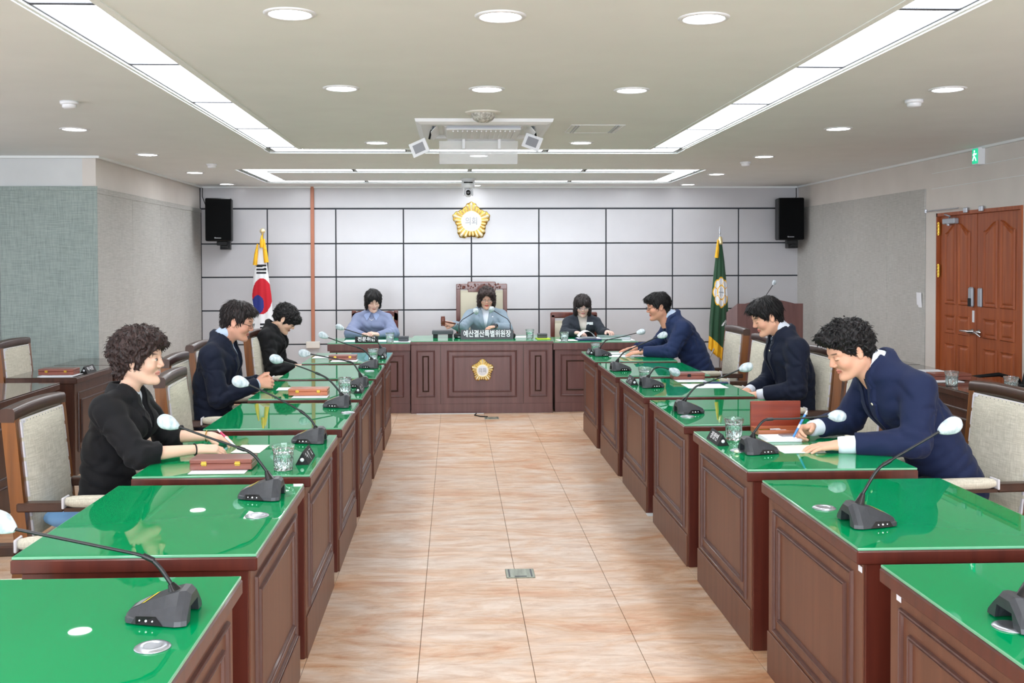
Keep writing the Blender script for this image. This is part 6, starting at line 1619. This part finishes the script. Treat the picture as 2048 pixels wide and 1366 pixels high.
    V, Fq = surface(tf, lp.min(0)-.15, lp.max(0)+.13, .014); obj('trousers', npmesh('trousers', V, Fq), 'trousers', t)
    for key in 'LR':
        an = np.array(J['an'+key])
        def shf(P): return smax(smin(ell(P, an+np.array([.075, 0, -.035]), (.125, .045, .042)), rc(P, an+np.array([-.02, 0, -.03]), an+np.array([-.01, 0, .02]), .042, .040), .03), -(P[:, 2]-.001), .004)
        V, Fq = surface(shf, (an[0]-.1, an[1]-.08, -.02), (an[0]+.24, an[1]+.08, an[2]+.09), .009); obj('shoe', npmesh('shoe', V, Fq), 'shoe', t)
    # ---------- glasses
    if glasses:
        Th = Matrix.Translation(Vector(hc)) @ Matrix(Rh.tolist()).to_4x4() @ Matrix.Scale(hs, 4)
        mb = MB()
        for s_ in (-1, 1):
            ring = [(.100-.012*(abs(.032+.024*cos(a))-.032)*6*.1-.05*max(0, abs(.032+.024*cos(a))-.04), s_*(.032+.0235*abs(cos(a))**.8*(1 if cos(a) > 0 else -1)), -.004+.0165*abs(sin(a))**.8*(1 if sin(a) > 0 else -1)) for a in [2*pi*k/24 for k in range(25)]]
            mb.tube(ring, .0014, 6, cap=False, T=Th); mb.tube([(.099, s_*.0555, .002), (.085, s_*.074, .003), (-.012, s_*.083, .002), (-.03, s_*.080, -.014)], .0016, 6, T=Th)
        mb.tube([(.100, -.009, .001), (.104, 0, .004), (.100, .009, .001)], .0014, 6, T=Th)
        gl = obj('glasses', mb, glasses, t)
        mb = MB()
        for s_ in (-1, 1):
            c = (.100, s_*.032, -.004); mb.add([c]+[(.1003, s_*(.032+.022*cos(a)), -.004+.015*sin(a)) for a in [2*pi*k/16 for k in range(16)]], [(0, 1+k, 1+(k+1) % 16) for k in range(16)], 0, True, T=Th)
        obj('lens', mb, 'lens', gl)
    if extra: extra(t, J, surf_front, Vector(fw), Vector(ax))
    return t
def mkJ(face, ox, oy, rot, spec):
    """joint table in world coordinates -> the person's own frame"""
    c, s_ = cos(-rot), sin(-rot); out = {}
    for k, v_ in spec.items():
        x, y, z = v_[0]-(0 if k[:2] in ('hd', 'hn') else ox), v_[1]-(0 if k[:2] in ('hd', 'hn') else oy), v_[2]
        out[k] = np.array([c*x-s_*y, s_*x+c*y, z])
    return out
def legs(px, py, d, z=.555, spread=.10, reach=.42):
    """knees and ankles for someone sitting at px, py and facing the unit vector d"""
    lx, ly = -d[1], d[0]; o = {}
    for key, s_ in (('L', 1), ('R', -1)):
        o['kn'+key] = (px+d[0]*reach+lx*s_*spread, py+d[1]*reach+ly*s_*spread, .49); o['an'+key] = (px+d[0]*(reach-.04)+lx*s_*spread, py+d[1]*(reach-.04)+ly*s_*spread, .085)
    return o
def lapel_badge(y=.055, frac=.80, m='gold_pale', r=.007):
    def fn(t, J, sf, fw, ax):
        p_ = sf(frac, .012, y); T = Matrix.Translation(p_+fw*.004) @ fw.to_track_quat('Z', 'Y').to_matrix().to_4x4()
        obj('lapel_badge', MB().lathe([(0.0001, .002), (r*.6, .002), (r, .0005), (r, -.002)], 14, T=T), m, t)
    return fn
def watch(key, m='grey_dark'):
    def fn(t, J, sf, fw, ax):
        el, wr_ = Vector(J['el'+key]), Vector(J['wr'+key]); d = (wr_-el).normalized(); c = wr_+d*.028
        T = Matrix.Translation(c) @ d.to_track_quat('Z', 'Y').to_matrix().to_4x4()
        w_ = obj('wristwatch', MB().lathe([(.0275, -.008), (.0295, -.008), (.0295, .008), (.0275, .008)], 24, T=T), m, t)
        sd = Vector((0, -1 if key == 'R' else 1, .35)).normalized()
        T2 = Matrix.Translation(c+sd*.030) @ sd.to_track_quat('Z', 'Y').to_matrix().to_4x4()
        obj('watch_dial', MB().lathe([(0.0001, .006), (.014, .006), (.017, .004), (.018, -.004)], 20, T=T2), 'mic_black', w_)
    return fn
def both(*f):
    def fn(*a):
        for g_ in f: g_(*a)
    return fn
# ---- the people
ROT = {'+x': 0.0, '-x': pi, '-y': -pi/2}
def P_left(spec, lab, ox, oy, **k): return person(lab, (ox, oy, 0), 0.0, mkJ(0, ox, oy, 0.0, spec), **k)
# woman in a black blazer, third left desk
ox, oy = -1.53, 4.55
sp = dict(pelvis=(ox, oy, .545), c7=(-1.460, oy, 1.040), shL=(-1.445, 4.70, .960), shR=(-1.475, 4.385, .960), elL=(-1.33, 4.765, .785), elR=(-1.325, 4.325, .782), wrL=(-1.135, 4.765, .785), wrR=(-1.115, 4.47, .778),
          hdL=(1, -.25, -.10), hnL=(.1, .1, 1), hdR=(1, .28, -.05), hnR=(0, -.25, 1), **legs(ox, oy, (1, 0)))
def bracelets(t, J, sf, fw, ax):
    for key, k_, m_ in (('R', -.012, 'black'), ('L', -.01, 'brass')):
        el, wr_ = Vector(J['el'+key]), Vector(J['wr'+key]); d = (wr_-el).normalized(); T = Matrix.Translation(wr_+d*k_) @ d.to_track_quat('Z', 'Y').to_matrix().to_4x4()
        obj('bracelet', MB().lathe([(.0255, -.0025), (.0275, 0), (.0255, .0025), (.0245, 0), (.0255, -.0025)], 24, T=T), m_, t)
person('woman in a black blazer with short wavy dark hair, forearms on the desk, looking ahead', (ox, oy, 0), 0.0, mkJ(0, ox, oy, 0.0, sp), ((.150, 0, 1.168), 3, -4, 0), 'blazer_black', 'shirt_white', 'w_perm', 'hair_brown', fem=1, skin=(232, 190, 166), lips=(206, 134, 124), eyes='open', hands=('relaxed', 'relaxed'), cuff=(.35, .35), shirtcuff=False, collar='round', vneck=.24, vw=.05, extra=bracelets)
# man with glasses, clasped hands, fifth left desk
ox, oy = -1.60, 6.83
sp = dict(pelvis=(ox, oy, .55), c7=(-1.555, oy, 1.098), shL=(-1.545, 7.015, .985), shR=(-1.565, 6.635, .985), elL=(-1.50, 7.03, .73), elR=(-1.51, 6.60, .715), wrL=(-1.305, 6.885, .790), wrR=(-1.300, 6.765, .785),
          hdL=(1, -.42, .08), hnL=(.3, 1, .35), hdR=(1, .42, .08), hnR=(.3, -1, .35), **legs(ox, oy, (1, 0)))
person('man in a dark navy suit and glasses clasping his hands on the desk', (ox, oy, 0), 0.0, mkJ(0, ox, oy, 0.0, sp), ((.170, 0, 1.195), 17, 0, 0), 'suit_dark', 'shirt_blue', 'm_wave', 'hair_soft', size=1.03, skin=(222, 166, 142), lips=(190, 112, 102), hands=('clasp', 'clasp'), glasses='lens_frame', wide=.02, vneck=.33, vw=.075)
# woman with black pixie hair, bowed, last left desk
ox, oy = -1.66, 9.02
sp = dict(pelvis=(ox, oy, .545), c7=(-1.612, oy, 1.040), shL=(-1.60, 9.18, .935), shR=(-1.62, 8.86, .935), elL=(-1.55, 9.20, .68), elR=(-1.56, 8.83, .665), wrL=(-1.41, 9.08, .665), wrR=(-1.405, 8.95, .665),
          hdL=(1, -.4, .1), hnL=(0, .3, 1), hdR=(1, .35, .1), hnR=(0, -.3, 1), **legs(ox, oy, (1, 0)))
person('woman in a black blazer with black pixie hair bowing her head deeply', (ox, oy, 0), 0.0, mkJ(0, ox, oy, 0.0, sp), ((.185, 0, 1.085), 38, 0, 0), 'blazer_black', 'shirt_white', 'w_pixie', 'hair_black', fem=1, size=1.06, skin=(232, 190, 164), hands=('relaxed', 'relaxed'), shirtcuff=False, collar='round', vneck=.36, vw=.07)
# woman in a blue blouse, left bench
ox, oy = -.925, 11.66
sp = dict(pelvis=(ox, oy, .56), c7=(-.93, 11.62, 1.035), shL=(-.765, 11.60, .935), shR=(-1.09, 11.60, .935), elL=(-.695, 11.47, .785), elR=(-1.155, 11.47, .785), wrL=(-.845, 11.28, .785), wrR=(-1.0, 11.28, .785),
          hdL=(-.75, -.7, .25), hnL=(.2, -.3, 1), hdR=(.85, -.6, .1), hnR=(0, 0, 1), **legs(ox, oy, (0, -1)))
person('woman in a sheer blue blouse with pearl necklace and short black bob', (ox, oy, 0), -pi/2, mkJ(0, ox, oy, -pi/2, sp), ((.125, .012, 1.140), 18, 14, 0), 'blouse', 'blouse', 'w_side', 'hair_black', fem=1, near=False, skin=(226, 188, 172), lips=(196, 110, 110), hands=('relaxed', 'relaxed'), puff=True, collar='blouse', size=1.04)
# chairwoman
ox, oy = .345, 11.68
sp = dict(pelvis=(ox, oy, .58), c7=(.352, 11.64, 1.060), shL=(.525, 11.62, .965), shR=(.175, 11.61, .965), elL=(.585, 11.43, .83), elR=(.085, 11.44, .84), wrL=(.455, 11.27, .868), wrR=(-.020, 11.27, .895),
          hdL=(-1, -.45, -.12), hnL=(-.1, -.2, 1), hdR=(-.8, -.35, .18), hnR=(.1, -.6, .8), **legs(ox, oy, (0, -1)))
person('chairwoman in a light grey-blue jacket and glasses raising a gavel', (ox, oy, 0), -pi/2, mkJ(0, ox, oy, -pi/2, sp), ((.125, .015, 1.165), 12, 0, 0), 'jacket_grey', 'shirt_white', 'w_wave', 'hair_brown', fem=1, near=False, size=1.10, skin=(220, 172, 150), lips=(196, 60, 64), hands=('relaxed', 'fist'), glasses='lens_frame', shirtcuff=False, collar='round', vneck=.26, vw=.05, extra=both(lapel_badge(.075, .82, 'ink', .009), watch('L')))
# woman turning pages, right bench
ox, oy = 1.445, 11.66
sp = dict(pelvis=(ox, oy, .55), c7=(1.445, 11.62, .982), shL=(1.60, 11.60, .885), shR=(1.29, 11.60, .885), elL=(1.665, 11.46, .775), elR=(1.235, 11.46, .775), wrL=(1.685, 11.27, .80), wrR=(1.335, 11.23, .795),
          hdL=(.35, -1, .05), hnL=(0, .1, 1), hdR=(.75, -.7, .0), hnR=(0, 0, 1), **legs(ox, oy, (0, -1)))
def name_tag(t, J, sf, fw, ax):
    p_ = sf(.80, .014, .075); T = Matrix.Translation(p_+fw*.006) @ fw.to_track_quat('Z', 'Y').to_matrix().to_4x4()
    obj('name_tag', MB().box((-.036, -.015, -.001), (.036, .015, .001), T=T @ Matrix.Rotation(pi/2, 4, 'Z') @ Matrix.Rotation(radians(90), 4, 'Z'), ch=.0005), 'paper', t)
person('woman in a charcoal blazer and glasses with a long bob turning pages', (ox, oy, 0), -pi/2, mkJ(0, ox, oy, -pi/2, sp), ((.115, 0, 1.075), 15, 0, 0), 'blazer_char', 'shirt_beige', 'w_bob', 'hair_soft', fem=1, near=False, skin=(228, 190, 176), lips=(190, 100, 104), hands=('relaxed', 'relaxed'), glasses='silver', shirtcuff=False, vneck=.33, vw=.06, extra=name_tag)
# man with a wristwatch, last right desk
ox, oy = 2.20, 9.08
sp = dict(pelvis=(ox, oy, .555), c7=(1.965, oy, 1.098), shL=(2.00, 8.90, .985), shR=(1.97, 9.27, .985), elL=(1.885, 8.865, .795), elR=(1.84, 9.31, .80), wrL=(1.665, 8.965, .785), wrR=(1.635, 9.17, .80),
          hdL=(-1, .10, -.12), hnL=(0, -.15, 1), hdR=(-1, -.15, -.08), hnR=(0, .15, 1), **legs(ox, oy, (-1, 0)))
person('man in a navy suit, glasses and wristwatch leaning with both hands on the desk', (ox, oy, 0), pi, mkJ(0, ox, oy, pi, sp), ((.385, 0, 1.178), 10, 0, 0), 'suit_blue', 'shirt_blue', 'm_crop', 'hair_black', size=1.04, skin=(214, 156, 130), lips=(180, 98, 88), hands=('flat', 'flat'), glasses='lens_frame', wide=.02, shirtcuff=False, vneck=.36, vw=.07, extra=watch('L'))
# man with lowered head and tie, fifth right desk
ox, oy = 2.33, 6.88
sp = dict(pelvis=(ox, oy, .55), c7=(2.250, oy, 1.112), shL=(2.265, 6.69, 1.00), shR=(2.25, 7.06, 1.00), elL=(2.25, 6.655, .735), elR=(2.20, 7.09, .74), wrL=(2.03, 6.76, .690), wrR=(2.02, 6.97, .690),
          hdL=(-1, .35, -.05), hnL=(0, -.2, 1), hdR=(-1, -.35, -.05), hnR=(0, .2, 1), **legs(ox, oy, (-1, 0)))
person('man in a dark navy suit and patterned tie with lowered head and a black fringe', (ox, oy, 0), pi, mkJ(0, ox, oy, pi, sp), ((.215, 0, 1.205), 24, 0, 0), 'suit_dark', 'shirt_white', 'm_part', 'hair_black', size=1.04, skin=(230, 176, 148), lips=(206, 110, 104), hands=('relaxed', 'relaxed'), cuff=(.86, .86), cufflen=.06, tie=True, vneck=.33, vw=.05, extra=lapel_badge())
# curly-haired man writing, third right desk
ox, oy = 2.27, 4.60
sp = dict(pelvis=(ox, oy, .56), c7=(1.955, oy, 1.130), shL=(2.035, 4.41, 1.020), shR=(1.975, 4.79, 1.005), elL=(1.985, 4.335, .800), elR=(1.90, 4.87, .815), wrL=(1.695, 4.435, .775), wrR=(1.695, 4.79, .790),
          hdL=(-1, .06, -.08), hnL=(0, -.1, 1), hdR=(-.9, -.38, -.08), hnR=(.1, .85, .65), **legs(ox, oy, (-1, 0)))
person('curly-haired man in a navy suit leaning over the desk and writing', (ox, oy, 0), pi, mkJ(0, ox, oy, pi, sp), ((.480, .01, 1.178), 26, 4, 0), 'suit_navy', 'shirt_white', 'm_curl', 'hair_black', size=1.08, skin=(228, 174, 146), lips=(200, 116, 104), hands=('flat', 'pen'), cuff=(.80, .80), cufflen=.085, vneck=.34, vw=.04, extra=lapel_badge(.06, .80))
# ---- things in hands
def rod(name, label, cat, a, b_, r_, parts):
    t = thing(name, label, cat, a); d = Vector(b_)-Vector(a)
    for (n_, f0, f1, k0, k1, m_) in parts: obj(n_, MB().tube([d*f0, d*f1], [r_*k0, r_*k1], 10), m_, t)
    return t
M['pen_blue'] = mat('pen_blue', (70, 140, 214), 0.3); M['pen_pink'] = mat('pen_pink', (214, 70, 110), 0.3)
rod('pen', 'blue and white pen in the right hand of the writing man', 'pen', (1.575, 4.73, .745), (1.645, 4.72, .885), .0055, [('nib', 0, .12, .25, .9, 'white'), ('barrel', .12, .42, 1, 1, 'pen_blue'), ('grip_band', .42, .55, 1.02, 1.02, 'white'), ('upper_barrel', .55, .88, 1, 1, 'pen_blue'), ('cap', .88, 1, 1, .7, 'white')])
rod('pen', 'white and pink pen held by the woman in a black blazer', 'pen', (-.975, 4.62, .752), (-1.085, 4.72, .822), .005, [('nib', 0, .1, .25, .9, 'silver'), ('barrel', .1, .6, 1, 1, 'white'), ('grip_band', .6, .85, 1.02, 1.02, 'pen_pink'), ('cap', .85, 1, 1, .7, 'white')])
t = thing('gavel', 'turned wooden gavel raised in the chairwoman\'s hand', 'gavel', (-.128, 11.185, .935))
obj('gavel_head', MB().lathe([(0.0001, -.052), (.022, -.052), (.024, -.046), (.019, -.040), (.024, -.034), (.024, .034), (.019, .040), (.024, .046), (.022, .052), (0.0001, .052)], 24), 'chair_red', t)
obj('gavel_handle', MB().tube([(.015, .01, -.005), (.08, .045, -.02), (.16, .09, -.04)], [.007, .009, .011], 10), 'chair_red', t)
